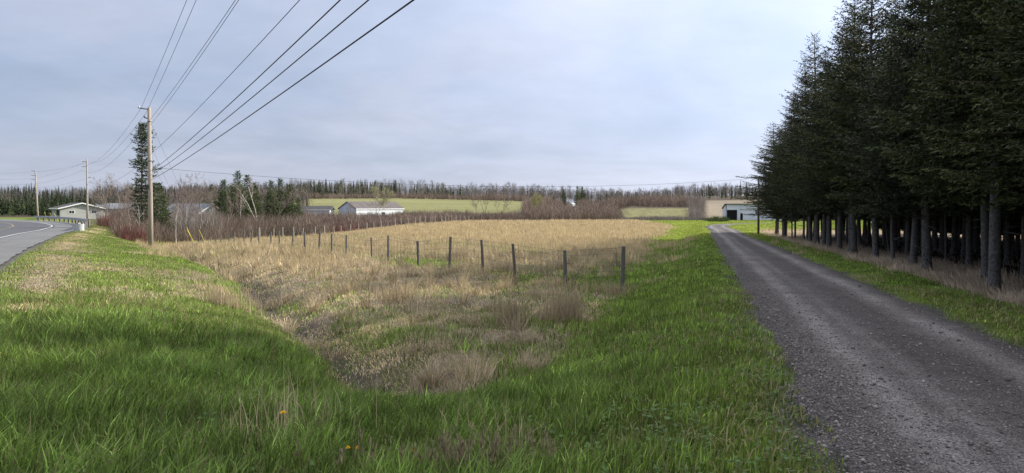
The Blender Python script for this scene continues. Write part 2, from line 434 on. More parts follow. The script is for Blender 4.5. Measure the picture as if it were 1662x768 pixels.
def resample(pl, step):
    d = np.concatenate([[0], np.cumsum(np.hypot(*np.diff(pl, axis=0).T))])
    s = np.arange(0, d[-1], step)
    p = np.stack([np.interp(s, d, pl[:, 0]), np.interp(s, d, pl[:, 1])], 1)
    tg = np.gradient(p, axis=0); tg /= np.linalg.norm(tg, axis=1)[:, None]
    return p, np.stack([tg[:, 1], -tg[:, 0]], 1), s          # points, right-hand normals, arc length
def strip(name, pl, offs, zf, step, mat, colf=None, wob=0):
    p, nr, s = resample(pl, step)
    offs = np.array(offs, float); n, k = len(p), len(offs)
    O = np.repeat(offs[None], n, 0)
    if wob:
        O[:, -1] += (fbm(s * .8, s * 0, 7, 4) - .5) * wob; O[:, 0] += (fbm(s * .8, s * 0 + 9, 8, 4) - .5) * wob
    XY = p[:, None] + nr[:, None] * O[..., None]
    Z = zf(XY[..., 0], XY[..., 1])
    V = np.concatenate([XY, Z[..., None]], -1).reshape(-1, 3)
    i = np.arange(n * k).reshape(n, k)
    Q = np.stack([i[:-1, :-1], i[:-1, 1:], i[1:, 1:], i[1:, :-1]], -1).reshape(-1, 4)
    c = None if colf is None else colf(O, np.repeat(s[:, None], k, 1)).reshape(-1, 3)
    return tag(link(name, tri_mesh(name, V, Q, c, True), mat), kind='structure')

def drive_col(O, s):
    w = (fbm(s * .05, O * 0, 5, 3) - .5) * .35
    tr = np.exp(-((O + .74 + w) / .22) ** 2) + np.exp(-((O - .80 + w) / .24) ** 2) + .5 * np.exp(-((O + .3 + 1.4 * w) / .12) ** 2)
    tr = tr * (.35 + 1.0 * fbm(s * .35, O * 3, 15, 4)) + .35 * (fbm(s * .5, O * 9, 16, 3) - .45)
    c0 = np.array([.070, .062, .060]); c1 = np.array([.176, .163, .157])
    k = np.clip(tr, 0, 1)[..., None]
    return c0 * (1 - k) + c1 * k
def drive_z(X, Y):
    dd = drive_d(X, Y)
    tr = np.exp(-((dd + .78) / .3) ** 2) + np.exp(-((dd - .82) / .3) ** 2)
    return base(X, Y) + .03 - .025 * np.clip(np.abs(dd) - .9, 0, 2) - .02 * tr - .2 * sst(np.abs(dd), DRIVE_HW - .1, DRIVE_HW + .5) + (fbm(X * 3, Y * 3, 77, 3) - .5) * .025
strip('driveway', DRIVE, np.linspace(-DRIVE_HW - .5, DRIVE_HW + .5, 40), drive_z, .25, M['gravel'], drive_col)
rz = lambda h: (lambda X, Y: zroad(Y) + h)
strip('road_shoulder', REDGE, [-ROAD_W, -ROAD_W / 2, -3.2, 0], rz(-.012), .6, M['shoulder'], None, .25)
strip('road', REDGE, [-10.4, -6.6, -2.75], rz(-.006), .6, M['asphalt'])
strip('road_edge_line', REDGE, [-3.12, -2.98], rz(-.001), .6, M['white_line'])
strip('road_edge_line', REDGE, [-10.2, -10.06], rz(-.001), .6, M['white_line'])
strip('road_centre_line', REDGE, [-6.72, -6.6], rz(-.001), .6, M['yellow_line'])

# ------------------------------------------------------------------ grass
def blades(x, y, z, h, w, az, lean, col, droop=.35, tipc=None):
    n = len(x)
    ux, uy = np.cos(az), np.sin(az)                      # lean direction
    fa = rng.uniform(0, 2 * np.pi, n); sx, sy = np.cos(fa) * w * .5, np.sin(fa) * w * .5
    l = np.clip(lean, 0, 1.6); ch, cl = np.cos(l), np.sin(l)
    m = .55
    mz = h * m * np.cos(l * .55); mr = h * m * np.sin(l * .55)
    tz = mz + h * (1 - m) * np.cos(l * 1.25); tr = mr + h * (1 - m) * np.sin(l * 1.25)
    V = np.empty((n, 5, 3), np.float32)
    V[:, 0] = np.stack([x - sx, y - sy, z - .02], 1); V[:, 1] = np.stack([x + sx, y + sy, z - .02], 1)
    V[:, 2] = np.stack([x + ux * mr - sx * .85, y + uy * mr - sy * .85, z + mz], 1)
    V[:, 3] = np.stack([x + ux * mr + sx * .85, y + uy * mr + sy * .85, z + mz], 1)
    V[:, 4] = np.stack([x + ux * tr, y + uy * tr, z + tz], 1)
    b = np.arange(n)[:, None] * 5
    T = (b[:, None, :] + np.array([[0, 1, 3], [0, 3, 2], [2, 3, 4]])[None]).reshape(-1, 3)
    return V.reshape(-1, 3), T, np.repeat(col, 5, 0)
def blade1(x, y, z, h, w, az, lean, col):
    n = len(x)
    fa = rng.uniform(-.9, .9, n); sx, sy = np.cos(fa) * w * .5, np.sin(fa) * w * .5
    V = np.empty((n, 3, 3), np.float32)
    V[:, 0] = np.stack([x - sx, y - sy, z - .03], 1); V[:, 1] = np.stack([x + sx, y + sy, z - .03], 1)
    V[:, 2] = np.stack([x + np.cos(az) * h * np.sin(lean), y + np.sin(az) * h * np.sin(lean), z + h * np.cos(lean)], 1)
    T = np.arange(3 * n).reshape(n, 3)
    return V.reshape(-1, 3), T, np.repeat(col, 3, 0)
def wedge(y0, y1, dens, margin=2.5):
    area = .76 * (y1 * y1 - y0 * y0) + 2 * margin * (y1 - y0)
    n = int(area * dens)
    Y = np.sqrt(rng.uniform(y0 * y0, y1 * y1, n)); hw = .76 * Y + margin
    return rng.uniform(-1, 1, n) * hw, Y
def filt(mask, *a): return [k[mask] for k in a]
green_parts, tan_parts = [], []
LOD = [(2.6, 9, 2600, .0092, 5), (9, 16, 1400, .0115, 5), (16, 30, 480, .017, 5), (30, 60, 130, .03, 3), (60, 125, 26, .07, 3), (125, 165, 9, .13, 3)]
for y0, y1, dens, w0, kind in LOD:
    X, Y = wedge(y0, y1, dens)
    if y1 <= 30:                         # clumping
        k = .5 + .5 * vnoise(X * 5, Y * 5, 3); X, Y = filt(rng.random(len(X)) < k, X, Y)
    dd = drive_d(X, Y); rd = road_d(X, Y); ad = np.abs(dd)
    edge = DRIVE_HW + .0 + (fbm(X * 1.5, Y * 1.5, 13, 3) - .5) * .8
    keep = (rng.random(len(X)) < sst(ad, edge, edge + .45)) & (rng.random(len(X)) < sst(rd, .1, .6)) & (rng.random(len(X)) > needle_w(X, Y) * .96)
    # the far brush and other country take no blades
    sd0 = sdpoly(X, Y, TANZONE)
    keep &= ~((Y > 95) & (sd0 < 0) & (lawn_w(X, Y) < .3)) & ~((sd0 < 0) & (Y > 48) & (rd > 9) & (X < 0))
    di, _ = pl_dist(X, Y, DITCH)
    keep &= rng.random(len(X)) > np.exp(-(di / .4) ** 2) * .85
    X, Y, dd, rd = filt(keep, X, Y, dd, rd)
    tw = tan_w(X, Y); istan = rng.random(len(X)) < tw * .93
    thin = (rng.random(len(X)) > istan * .45 * sst(fbm(X * 1.7, Y * 1.7, 145, 3), .4, .6) * (Y < 30)); X, Y, dd, rd, tw, istan = filt(thin, X, Y, dd, rd, tw, istan)
    Z = ground_z(X, Y)
    hn = fbm(X * .7, Y * .7, 101, 3); cn = fbm(X * 1.1, Y * 1.1, 111, 4); cl = vnoise(X * 2.6, Y * 2.6, 121)
    # ---- green
    x, y, z, d, r, hh, cc, c2, tt = filt(~istan, X, Y, Z, dd, rd, hn, cn, cl, tw)
    n = len(x)
    lush = (1 - sst(x - .1 * y, -1.0, 1.4)) * (1 - sst(y, 13, 19))
    lush = lush * (1 - .6 * sst(sdpoly(x, y, TANZONE), -1.3, -.2))
    h = (.085 + .135 * lush + .03 * (1 - lush)) * (.55 + .9 * hh) * (.6 + .75 * c2)
    h = h * (.5 + .5 * sst(np.abs(d), 1.6, 2.8)) * (1 - .45 * lawn_w(x, y)) * (1 + .2 * (d > 0) * 0)
    h = h * np.where(d > 0, .6, 1.0) * rng.uniform(.55, 1.35, n)
    bank_ = ((r < 6) & (x < -1.5 - .2 * y)).astype(float) * sst(y, 10, 15); h = h * (1 - .35 * bank_)
    thatch = (y < 16) & (rng.random(n) < .13); h = np.where(thatch, rng.uniform(.06, .2, n), h)
    if kind == 3: h = np.maximum(h, .07)
    lw = lawn_w(x, y)[:, None]; bright = sst(np.abs(d), 5, 1.5)[:, None] if False else 0
    c = C_LUSH * (1 - .6 * cc[:, None]) + C_GREEN * 1.15 * (.6 * cc[:, None])
    c = c + (np.array([.03, .035, 0]) * (1 - lush)[:, None] * .55)
    c = c * (1 - lw) + C_LAWN * lw
    c = c * np.exp(rng.normal(.06, .44, (n, 1))) * (.6 + .8 * c2[:, None]) * (.75 + .5 * vnoise(x * 7, y * 7, 125)[:, None])
    c = c * np.where(rng.random((n, 1)) < .12, np.array([1.5, 1.35, 1.6]), 1.0)
    yl = ((rng.random(n) < .07 + .12 * tt + .22 * bank_) | thatch)[:, None]
    c = np.where(yl, np.array([.27, .24, .11]) * rng.uniform(.7, 1.2, (n, 1)), c)
    az = rng.normal(-.3, 1.5, n) + 2.2 * (vnoise(x * .8, y * .8, 131) - .5); le = np.abs(rng.normal(.42, .28, n)) + .35 * lush * c2
    le = np.where(thatch, rng.uniform(.8, 1.5, n), le)
    fn = blades if kind == 5 else blade1
    green_parts.append(fn(x, y, z, h, w0 * rng.uniform(.7, 1.4, n), az, np.clip(le, 0, 1.5), c))
    # ---- dead
    x, y, z, d, r, hh, cc, c2 = filt(istan, X, Y, Z, dd, rd, hn, cn, cl)
    n = len(x)
    skirt = (d > 3) & (y < 75)
    onbank = (r < 5.2) & (x < 0)
    tall = sst(vnoise(x * .9, y * .9, 141) * .6 + vnoise(x * 3.1, y * 3.1, 142) * .4, .58, .72)
    tall = tall * (.12 + .6 * sst(y, 11, 16) + .28 * sst(y, 18, 24))
    infield = sst(y, 24, 45)
    h = .10 + .16 * tall + .26 * infield * (.6 + .8 * cc)
    h = np.where(y < 9, .12, h)
    h = np.where(skirt, .20 + .18 * c2, h); h = np.where(onbank & (sdpoly(x, y, TANZONE) < 0), .06, h) * rng.uniform(.5, 1.3, n)
    flat = (1 - tall) * (1 - infield)
    le = np.clip(np.where(skirt, np.abs(rng.normal(.95, .4, n)), np.abs(rng.normal(.28, .22, n)) + flat * rng.uniform(.6, 1.4, n)), 0, 1.55)
    le = np.where(skirt | onbank, le, np.clip(le + .5 * (1 - sst(y, 15, 20)), 0, 1.5))
    az = 4.5 * (vnoise(x * .7, y * .7, 151)) + rng.normal(0, .8, n)
    c = C_TAN * (.5 + .75 * cc[:, None]) * rng.uniform(.6, 1.3, (n, 1))
    c = c * (1.25 - .25 * sst(y, 16, 24))[:, None]
    grey = sst(fbm(x * .3, y * .3, 161, 3), .45, .6)[:, None] * (1 - infield[:, None])
    c = c * (1 - .55 * grey) + np.array([.28, .24, .19]) * .55 * grey
    c = np.where(skirt[:, None], np.array([.56, .455, .34]) * rng.uniform(.5, 1.25, (n, 1)), c)
    tan_parts.append(fn(x, y, z, h, w0 * .9 * rng.uniform(.6, 1.3, n), az, le, c))
def tussocks(n, y0, y1, wmin, per, h0, w0):
    X, Y = wedge(y0, y1, 1.0); k = rng.choice(len(X), min(n, len(X)), False); X, Y = X[k], Y[k]
    tw = tan_w(X, Y); dd = drive_d(X, Y)
    k = (tw > wmin) & (sdpoly(X, Y, TANZONE) > -.3) & (np.abs(dd) > DRIVE_HW + .6) & (needle_w(X, Y) < .3) & (road_d(X, Y) > .8); X, Y, dd = X[k], Y[k], dd[k]
    m = len(X); per_i = rng.integers(per // 2, per, m); i = np.repeat(np.arange(m), per_i); n = len(i)
    a = rng.uniform(0, 6.28, n); main = np.repeat(rng.uniform(0, 6.28, m), per_i); spread = np.repeat(rng.uniform(.08, .28, m), per_i)
    r_ = spread * np.sqrt(rng.random(n)); x = X[i] + np.cos(a) * r_; y = Y[i] + np.sin(a) * r_
    hh = np.repeat(h0 * rng.uniform(.5, 1.25, m), per_i); up = np.repeat(rng.uniform(.15, 1.0, m) + .4 * (Y < 17), per_i)
    az = np.where(rng.random(n) < .55, a, main) + rng.normal(0, .4, n)
    tone = np.repeat(rng.uniform(.6, 1.25, (m, 1)), per_i, 0); gy = np.repeat(rng.random((m, 1)), per_i, 0) * .6
    c = (C_TAN * (1 - gy) + np.array([.30, .255, .2]) * gy) * tone * rng.uniform(.6, 1.3, (n, 1))
    return blades(x, y, ground_z(x, y), hh * rng.uniform(.5, 1.2, n), w0 * rng.uniform(.6, 1.3, n), az, np.clip(up + rng.normal(.15, .3, n), 0, 1.5), c)
def merge(parts):
    o = 0; Vs, Ts, Cs = [], [], []
    for v, t_, c in parts: Vs.append(v); Ts.append(t_ + o); Cs.append(c); o += len(v)
    return np.concatenate(Vs), np.concatenate(Ts), np.concatenate(Cs)
v, t_, c = merge(green_parts); print('green tris', len(t_))
tag(link('grass', tri_mesh('grass', v, t_, c), M['grass']), 'green spring grass on the banks and verges', 'grass', kind='stuff')
tan_parts += [tussocks(900, 7.5, 16, .3, 130, .42, .008), tussocks(1600, 16, 30, .3, 70, .5, .014), tussocks(2600, 30, 60, .35, 26, .55, .028)]
v, t_, c = merge(tan_parts); print('tan tris', len(t_))
tag(link('dead_grass', tri_mesh('dead_grass', v, t_, c), M['straw']), 'dry tan dead grass over the field, ditch and tree edge', 'dead grass', kind='stuff')

# tall dry stalks in tussocks, and loose stalks in the near grass
spots = []
for px, py_, Yd, n, h, sp in [(905, 0, 14.6, 260, .72, .42), (925, 0, 15.0, 220, .78, .3), (830, 0, 14.3, 260, .6, .4), (640, 0, 18.5, 220, .6, .5), (700, 0, 12.0, 80, .38, .45),
                              (690, 0, 10.3, 50, .34, .35), (740, 0, 10.5, 40, .34, .4), (560, 0, 21, 200, .55, .6), (480, 0, 30, 260, .6, 1.0), (540, 0, 29, 200, .6, .9),
                              (440, 0, 5.6, 34, .62, .35), (470, 0, 5.9, 30, .6, .5), (425, 0, 5.2, 20, .5, .3), (530, 0, 5.7, 22, .55, .5), (760, 0, 6.5, 26, .4, .5), (830, 0, 5.6, 40, .35, .3),
                              (1000, 0, 19.5, 200, .45, .5), (960, 0, 20.5, 160, .4, .7), (350, 0, 17, 200, .5, .5), (380, 0, 17, 200, .5, .6)]:
    cx = (px - CX) / F * Yd
    x = cx + rng.normal(0, sp * .5, n); y = Yd + rng.normal(0, sp * .5, n); z = ground_z(x, y)
    cc = C_TAN * (np.array([1.15, 1.15, 1.2]) if Yd < 8 else np.array([.82, .82, .9]) if Yd < 20 else 1) * rng.uniform(.55, 1.1, (n, 1))
    spots.append(blades(x, y, z, h * rng.uniform(.5, 1.15, n), (.0065 if Yd < 8 else .011) * rng.uniform(.6, 1.2, n), rng.uniform(0, 6.28, n), np.abs(rng.normal(.3, .25, n)), cc))
for k in range(90):                       # pale withered weed heads at the bottom of the view
    cx = rng.choice([-.35, -.15, .0, -.85, -.1], p=[.3, .25, .15, .15, .15]) + rng.normal(0, .2); cy = 4.62 + abs(rng.normal(0, .3))
    gz = float(ground_z(np.array([cx]), np.array([cy]))[0]); h = rng.uniform(.16, .30); lx, ly = rng.normal(0, .05, 2)
    n = 16; u = rng.uniform(.45, 1.05, n)
    spots.append(blades(np.array([cx]), np.array([cy]), np.array([gz]), np.array([h * 1.05]), np.array([.006]), np.array([math.atan2(ly, lx)]), np.array([.2]), np.array([[.3, .25, .16]])))
    spots.append(blades(cx + lx * u + rng.normal(0, .012, n), cy + ly * u + rng.normal(0, .012, n), gz + h * u, rng.uniform(.012, .03, n), np.full(n, .011), rng.uniform(0, 6.28, n), rng.uniform(.2, 1.4, n), np.array([.30, .25, .15]) * rng.uniform(.5, 1.2, (n, 1))))
v, t_, c = merge(spots)
tag(link('dry_stalks', tri_mesh('dry_stalks', v, t_, c), M['straw']), 'taller dry grass stalks standing in loose tussocks', 'dry stalks', kind='stuff')

# loose stones on the driveway and its edge
def stones(n, y0, y1):
    s = y0 + rng.gamma(1.7, y1, n)
    o = np.where(rng.random(n) < .6, rng.normal(-1.25, .34, n), rng.uniform(-1.5, 1.5, n))
    x = 2.47 + .268 * s + o; y = s - .27 * o
    z = np.maximum(drive_z(x, y), ground_z(x, y)); r = rng.gamma(1.5, .0034, n) + .003
    oc = np.array([[1,0,0],[0,1,0],[-1,0,0],[0,-1,0],[0,0,1],[0,0,-1]], float)
    V = oc[None] * (r[:, None] * rng.uniform(.6, 1.25, (n, 6)))[..., None]
    a = rng.uniform(0, 6.28, n); ca, sa = np.cos(a)[:, None], np.sin(a)[:, None]
    V = np.stack([V[..., 0] * ca - V[..., 1] * sa, V[..., 0] * sa + V[..., 1] * ca, V[..., 2] * .65], -1)
    V += np.stack([x, y, z + r * .2], 1)[:, None]
    T = np.array([[0,1,4],[1,2,4],[2,3,4],[3,0,4],[1,0,5],[2,1,5],[3,2,5],[0,3,5]])
    T = (np.arange(n)[:, None, None] * 6 + T[None]).reshape(-1, 3)
    c = np.repeat(np.array([.125, .112, .106]) * rng.uniform(.5, 2.3, (n, 1)), 6, 0)
    return V.reshape(-1, 3), T, c
v, t_, c = merge([stones(30000, 2.8, 4.2)])
tag(link('gravel', tri_mesh('gravel', v, t_, c), M['twig']), 'loose grey stones along the driveway', 'gravel', kind='stuff')

# low broad-leaved weeds by the driveway edge
def weeds(n, xf, y0, y1, sz):
    Y = rng.uniform(y0, y1, n); X = xf(Y)
    keep = np.abs(drive_d(X, Y)) > DRIVE_HW + .1; X, Y = X[keep], Y[keep]
    out = []
    for x, y in zip(X, Y):
        k = rng.integers(5, 12); a = rng.uniform(0, 6.28, k); rr = rng.uniform(.01, .07, k); r = sz * rng.uniform(.6, 1.3, k)
        cx = x + np.cos(a) * rr; cy = y + np.sin(a) * rr; cz = float(ground_z(np.array([x]), np.array([y]))[0]) + rng.uniform(.03, .1, k)
        V = []
        for i in range(k):
            e = np.array([math.cos(a[i]), math.sin(a[i]), rng.uniform(-.2, .4)]); s_ = np.array([-math.sin(a[i]), math.cos(a[i]), rng.uniform(-.3, .3)])
            c0 = np.array([cx[i], cy[i], cz[i]])
            V += [c0, c0 + (e * .5 + s_ * .42) * r[i], c0 + e * r[i] * 1.05, c0 + (e * .5 - s_ * .42) * r[i]]
        T = (np.arange(k)[:, None, None] * 4 + np.array([[0, 1, 2], [0, 2, 3]])[None]).reshape(-1, 3)
        out.append((np.array(V), T, np.repeat(np.array([.085, .15, .035]) * rng.uniform(.7, 1.3, (k, 1)), 4, 0)))
    return merge(out)
v, t_, c = merge([weeds(130, lambda Y: 2.3 + .268 * Y - DRIVE_HW - .1 - rng.gamma(1.6, .45, len(Y)), 3.5, 11, .032),
                  weeds(70, lambda Y: rng.uniform(-.2, 1.6, len(Y)), 3.8, 6, .034),
                  weeds(170, lambda Y: rng.uniform(-.7, .25, len(Y)) * Y, 4.3, 9.5, .055)])
tag(link('clover', tri_mesh('clover', v, t_, c), M['grass']), 'low leafy weeds along the driveway edge', 'weeds', kind='stuff')

# ------------------------------------------------------------------ trees
def segs_mesh(S, n=3):
    """S rows: x0 y0 z0 x1 y1 z1 r0 r1 -> thin prisms"""
    S = np.array(S, float); p0, p1, r0, r1 = S[:, :3], S[:, 3:6], S[:, 6], S[:, 7]
    d = p1 - p0; d /= np.linalg.norm(d, axis=1)[:, None] + 1e-9
    ref = np.where(np.abs(d[:, 2:3]) < .9, np.array([[0, 0, 1.]]), np.array([[1., 0, 0]]))
    u = np.cross(d, ref); u /= np.linalg.norm(u, axis=1)[:, None]; w = np.cross(d, u)
    a = np.arange(n) * 2 * np.pi / n
    ring = u[:, None] * np.cos(a)[None, :, None] + w[:, None] * np.sin(a)[None, :, None]
    V = np.concatenate([p0[:, None] + ring * r0[:, None, None], p1[:, None] + ring * r1[:, None, None]], 1)
    T = []
    for k in range(n):
        b_ = (k + 1) % n; T += [[k, b_, n + b_], [k, n + b_, n + k]]
    T = (np.arange(len(S))[:, None, None] * 2 * n + np.array(T)[None]).reshape(-1, 3)
    return V.reshape(-1, 3), T
def spruce(seed, H, zc, Rm, tuft=.115, tw=.046, step=.066, lev=.34, ragged=0., tint=(.028, .036, .018), rtr=.15, dead=14, skew=None, tstep=.046, colm=0):
    r = np.random.default_rng(seed)
    cv, ct, cc = [], [], []; o = 0; wood = []; trunk_extra = []
    bend = r.normal(0, .12, 2); bx = lambda z: bend[0] * math.sin(z * .5 + seed) * .6; by = lambda z: bend[1] * math.sin(z * .4 + 2 * seed) * .6
    z = zc; a0 = 0
    while z < H - .12:
        t = (H - z) / (H - zc)
        L0 = Rm * (min(1, t * 1.22) ** .95) * (1 - .2 * max(0, (t - .8) / .2)) + .06
        if colm: L0 = Rm * (colm + (1 - colm) * t) * min(1, t * 9)
        nb = (int(r.integers(8, 12)) if t > .25 else int(r.integers(5, 7)) if t > .08 else 4) if not colm else int(r.integers(8, 11))
        for k in range(nb):
            a0 += 2.399 + r.normal(0, .25); zz = z + r.uniform(-.07, .07)
            if r.random() < ragged * (.4 + .6 * t): continue
            L = L0 * (r.uniform(.62, 1.15) if r.random() < .85 else r.uniform(1.1, 1.4))
            if ragged: L *= r.uniform(.45, 1.25)
            if skew is not None: L *= 1 + skew * math.cos(a0)
            el = math.tan(R(38 * (1 - t) ** 1.3 - 16 * t + r.normal(0, 5))); cu = .16 + .12 * t
            dh = np.array([math.cos(a0), math.sin(a0), 0])
            base_ = np.array([bx(zz), by(zz), zz])
            f = lambda s: base_ + np.multiply.outer(s, dh) * L + np.multiply.outer(s * el * L + (s ** 2) * cu * L - s * .08 * L * t, np.array([0, 0, 1.]))
            ss = np.linspace(0, 1, 5); pts = f(ss); rb = .012 + .012 * L
            for i in range(4): wood.append([*pts[i], *pts[i+1], rb * (1 - ss[i] * .85), rb * (1 - ss[i+1] * .85)])
            s0 = .18 if t > .3 else .05
            ns = max(3, int(L * (1 - s0) / step)); s = s0 + (1 - s0) * (np.arange(ns) + r.uniform(0, 1, ns)) / ns
            B = f(s); side = np.where(np.arange(ns) % 2 == 0, 1, -1)
            lt = np.clip(.42 * L * (1 - s) ** .8 * np.minimum(1, .35 + s * 1.4) + .10, .1, .75) * r.uniform(.6, 1.25, ns)
            ang = side * r.normal(.85, .2, ns)
            ca, sa = np.cos(ang), np.sin(ang)
            td = np.stack([dh[0] * ca - dh[1] * sa, dh[0] * sa + dh[1] * ca, r.normal(-.12, .18, ns) + .18 * s], 1)
            B = np.concatenate([B, f(np.array([.97]))]); td = np.concatenate([td, [dh + np.array([0, 0, el + 2 * cu]) * .7]]); lt = np.append(lt, .16)
            nt_ = np.maximum(2, (lt / tstep).astype(int)); rep = np.repeat(np.arange(len(B)), nt_)
            u = (np.arange(len(rep)) - np.repeat(np.cumsum(nt_) - nt_, nt_) + r.uniform(0, 1, len(rep))) / nt_[rep]
            q = B[rep] + td[rep] * (lt[rep] * u)[:, None]
            q[:, 2] -= .12 * lt[rep] * u * u
            dr = td[rep] * 1.0 + r.normal(0, .48, (len(rep), 3)); dr /= np.linalg.norm(dr, axis=1)[:, None]
            sd_ = np.cross(dr, r.normal(0, 1, (len(rep), 3))); sd_ /= np.linalg.norm(sd_, axis=1)[:, None] + 1e-9
            ln = tuft * r.uniform(.65, 1.3, len(rep)); wd = tw * r.uniform(.7, 1.3, len(rep))
            Vt = np.stack([q - sd_ * wd[:, None] * .5, q + sd_ * wd[:, None] * .5, q + dr * ln[:, None]], 1)
            n = len(rep); cv.append(Vt.reshape(-1, 3)); ct.append(np.arange(3 * n).reshape(n, 3) + o); o += 3 * n
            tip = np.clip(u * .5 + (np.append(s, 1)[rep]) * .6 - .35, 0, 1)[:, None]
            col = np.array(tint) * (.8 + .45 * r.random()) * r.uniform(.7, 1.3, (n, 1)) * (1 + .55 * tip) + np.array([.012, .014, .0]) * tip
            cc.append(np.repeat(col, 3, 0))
        z += lev * r.uniform(.75, 1.3) * (1 if t > .2 else .75)
    wv, wt = segs_mesh(wood, 3)
    cv.append(wv); ct.append(wt + o); cc.append(np.repeat(np.array([[.07, .058, .05]]), len(wv), 0))
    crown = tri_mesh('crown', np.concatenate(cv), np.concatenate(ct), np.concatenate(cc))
    # trunk with flare, wander and dead stubs
    mb = MB(); zs = np.concatenate([[-.25, 0, .15, .4], np.linspace(.9, H, 16)])
    rad = [rtr * .86 * (1.5 if z_ < 0 else 1.35 if z_ < .1 else 1.15 if z_ < .3 else 1.0) * max(.06, (1 - z_ / (H * 1.02)) ** .8) for z_ in zs]
    mb.tube([(bx(z_), by(z_), z_) for z_ in zs], rad, 12)
    for k in range(dead):
        z_ = r.uniform(.7, zc + 1.2); a_ = r.uniform(0, 6.28); L = r.uniform(.15, 1.3)
        p0 = np.array([bx(z_), by(z_), z_]); p1 = p0 + np.array([math.cos(a_), math.sin(a_), r.uniform(-.25, .1)]) * L
        mb.tube([p0, (p0 + p1) / 2 + r.normal(0, .03, 3), p1], [.016, .011, .004], 4)
    me = bpy.data.meshes.new('trunk'); me.from_pydata(mb.v, [], mb.f); me.polygons.foreach_set('use_smooth', [True] * len(mb.f)); me.update()
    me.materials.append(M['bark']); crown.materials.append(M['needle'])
    return me, crown
def bare(seed, H, spread=.5, stems=1, lean=0., col=(.16, .135, .115), tipcol=(.2, .16, .135), buds=None, dens=1.0, trunk_mat='barebark', r0=None, budn=4):
    r = np.random.default_rng(seed); big, small, tips = [], [], []
    def grow(p, d, L, rad, depth):
        n = 4 if depth < 2 else 3
        for i in range(n):
            d = d + r.normal(0, .10 + .05 * depth, 3) + np.array([0, 0, .05]); d /= np.linalg.norm(d)
            q = p + d * L / n; r1 = rad * (1 - .6 / n)
            (big if depth < 2 else small).append([*p, *q, rad, r1])
            if depth < 4 and (i > 0 or depth > 0):
                for _ in range(int(r.poisson((2.3 if depth == 0 else 1.8) * dens))):
                    a = r.uniform(0, 6.28); u = np.cross(d, [math.cos(a), math.sin(a), .3]); u /= np.linalg.norm(u)
                    nd = d * (1 - spread * .55) + u * spread * r.uniform(.8, 1.4) + np.array([0, 0, .15]); nd /= np.linalg.norm(nd)
                    grow(q, nd, L * r.uniform(.38, .6) * (1 - .12 * i), max(r1 * .5, .005), depth + 1)
            p, rad = q, r1
        tips.append(p)
    for s in range(stems):
        a = r.uniform(0, 6.28); k = lean if stems == 1 else .28
        grow(np.array([r.normal(0, .1), r.normal(0, .1), -.1]), np.array([math.cos(a) * k, math.sin(a) * k, 1.]), H * r.uniform(.62, .78), r0 or H * .0085, 0)
    v, t_ = segs_mesh(big, 6); tm = tri_mesh('trunk', v, t_, None, True); tm.materials.append(M[trunk_mat])
    small = np.array(small); v, t_ = segs_mesh(small, 3); c = np.array(tipcol) * np.repeat(r.uniform(.7, 1.25, (len(small), 1)), 6, 0)
    if buds is not None:
        tp = np.array(tips); tp = np.repeat(tp, budn, 0) + r.normal(0, .16, (len(tp) * budn, 3))
        n = len(tp); e = r.normal(0, 1, (n, 3, 3)) * .03
        bv = (tp[:, None] + e).reshape(-1, 3); bt = np.arange(3 * n).reshape(n, 3) + len(v)
        v = np.concatenate([v, bv]); t_ = np.concatenate([t_, bt]); c = np.concatenate([c, np.repeat(np.array(buds) * r.uniform(.7, 1.3, (n, 1)), 3, 0)])
    cm = tri_mesh('crown', v, t_, c); cm.materials.append(M['twig'])
    return tm, cm
rr = random.Random(5)
def plant(name, meshes, loc, rz, sc, label, cat='tree', group=None):
    e = empty(name, loc, rz, label, cat, group)
    if name == 'spruce_tree': e.rotation_euler = (rr.gauss(0, .018), rr.gauss(0, .018), rz)
    e.scale = (sc,) * 3 if not hasattr(sc, '__len__') else sc
    for n_, me in zip(('trunk', 'crown'), meshes):
        o = bpy.data.objects.new(n_, me); COL.objects.link(o); o.parent = e
    return e

kinds = [spruce(11, 11.6, 2.5, 2.35), spruce(12, 12.4, 2.7, 2.5, tint=(.031, .040, .017)), spruce(13, 10.8, 2.3, 2.2, rtr=.10), spruce(14, 12.0, 2.4, 2.45, tint=(.026, .034, .018), rtr=.18), spruce(15, 11.0, 2.9, 2.1, rtr=.075, dead=24)]
kinds += [spruce(16, 11.5, 1.15, 2.3, dead=4), spruce(17, 11.0, 1.3, 2.2, rtr=.11, dead=4)]
print('spruce tris', [len(k[1].polygons) for k in kinds])
words = ['first', 'second', 'third', 'fourth', 'fifth', 'sixth', 'seventh', 'eighth', 'ninth', 'tenth', 'eleventh', 'twelfth', 'thirteenth', 'fourteenth', 'fifteenth',
         'sixteenth', 'seventeenth', 'eighteenth', 'nineteenth', 'twentieth', 'twenty-first', 'twenty-second', 'twenty-third', 'twenty-fourth', 'twenty-fifth', 'twenty-sixth']
GRP = 'spruces planted along the driveway'
front = []
for row in range(8):
    y = 3.0 + rr.uniform(0, 1)
    while y < 65.5 - row * .4:
        x = TREE_X0 + TREE_S * y + row * 2.35 + rr.uniform(-.35, .35); yy = y + rr.uniform(-.3, .3)
        k = rr.randrange(5) if row < 4 else 5 + rr.randrange(2); s = rr.uniform(.88, 1.1) * (1.0 if yy < 50 else .97 - (yy - 50) * .012)
        if row == 0: front.append((x, yy, k, s))
        elif x < .80 * yy + 16 or yy < 26:
            plant('spruce_tree', kinds[k], (x, yy, float(ground_z(np.array([x]), np.array([yy]))[0])), rr.uniform(0, 6.28), (s, s, s * rr.uniform(.92, 1.06)),
                  'dark spruce with grey trunk standing deeper in the plantation, behind its front row', 'spruce tree', GRP)
        y += (2.35 if row else 2.5) + rr.uniform(-.45, .45)
seen = 0
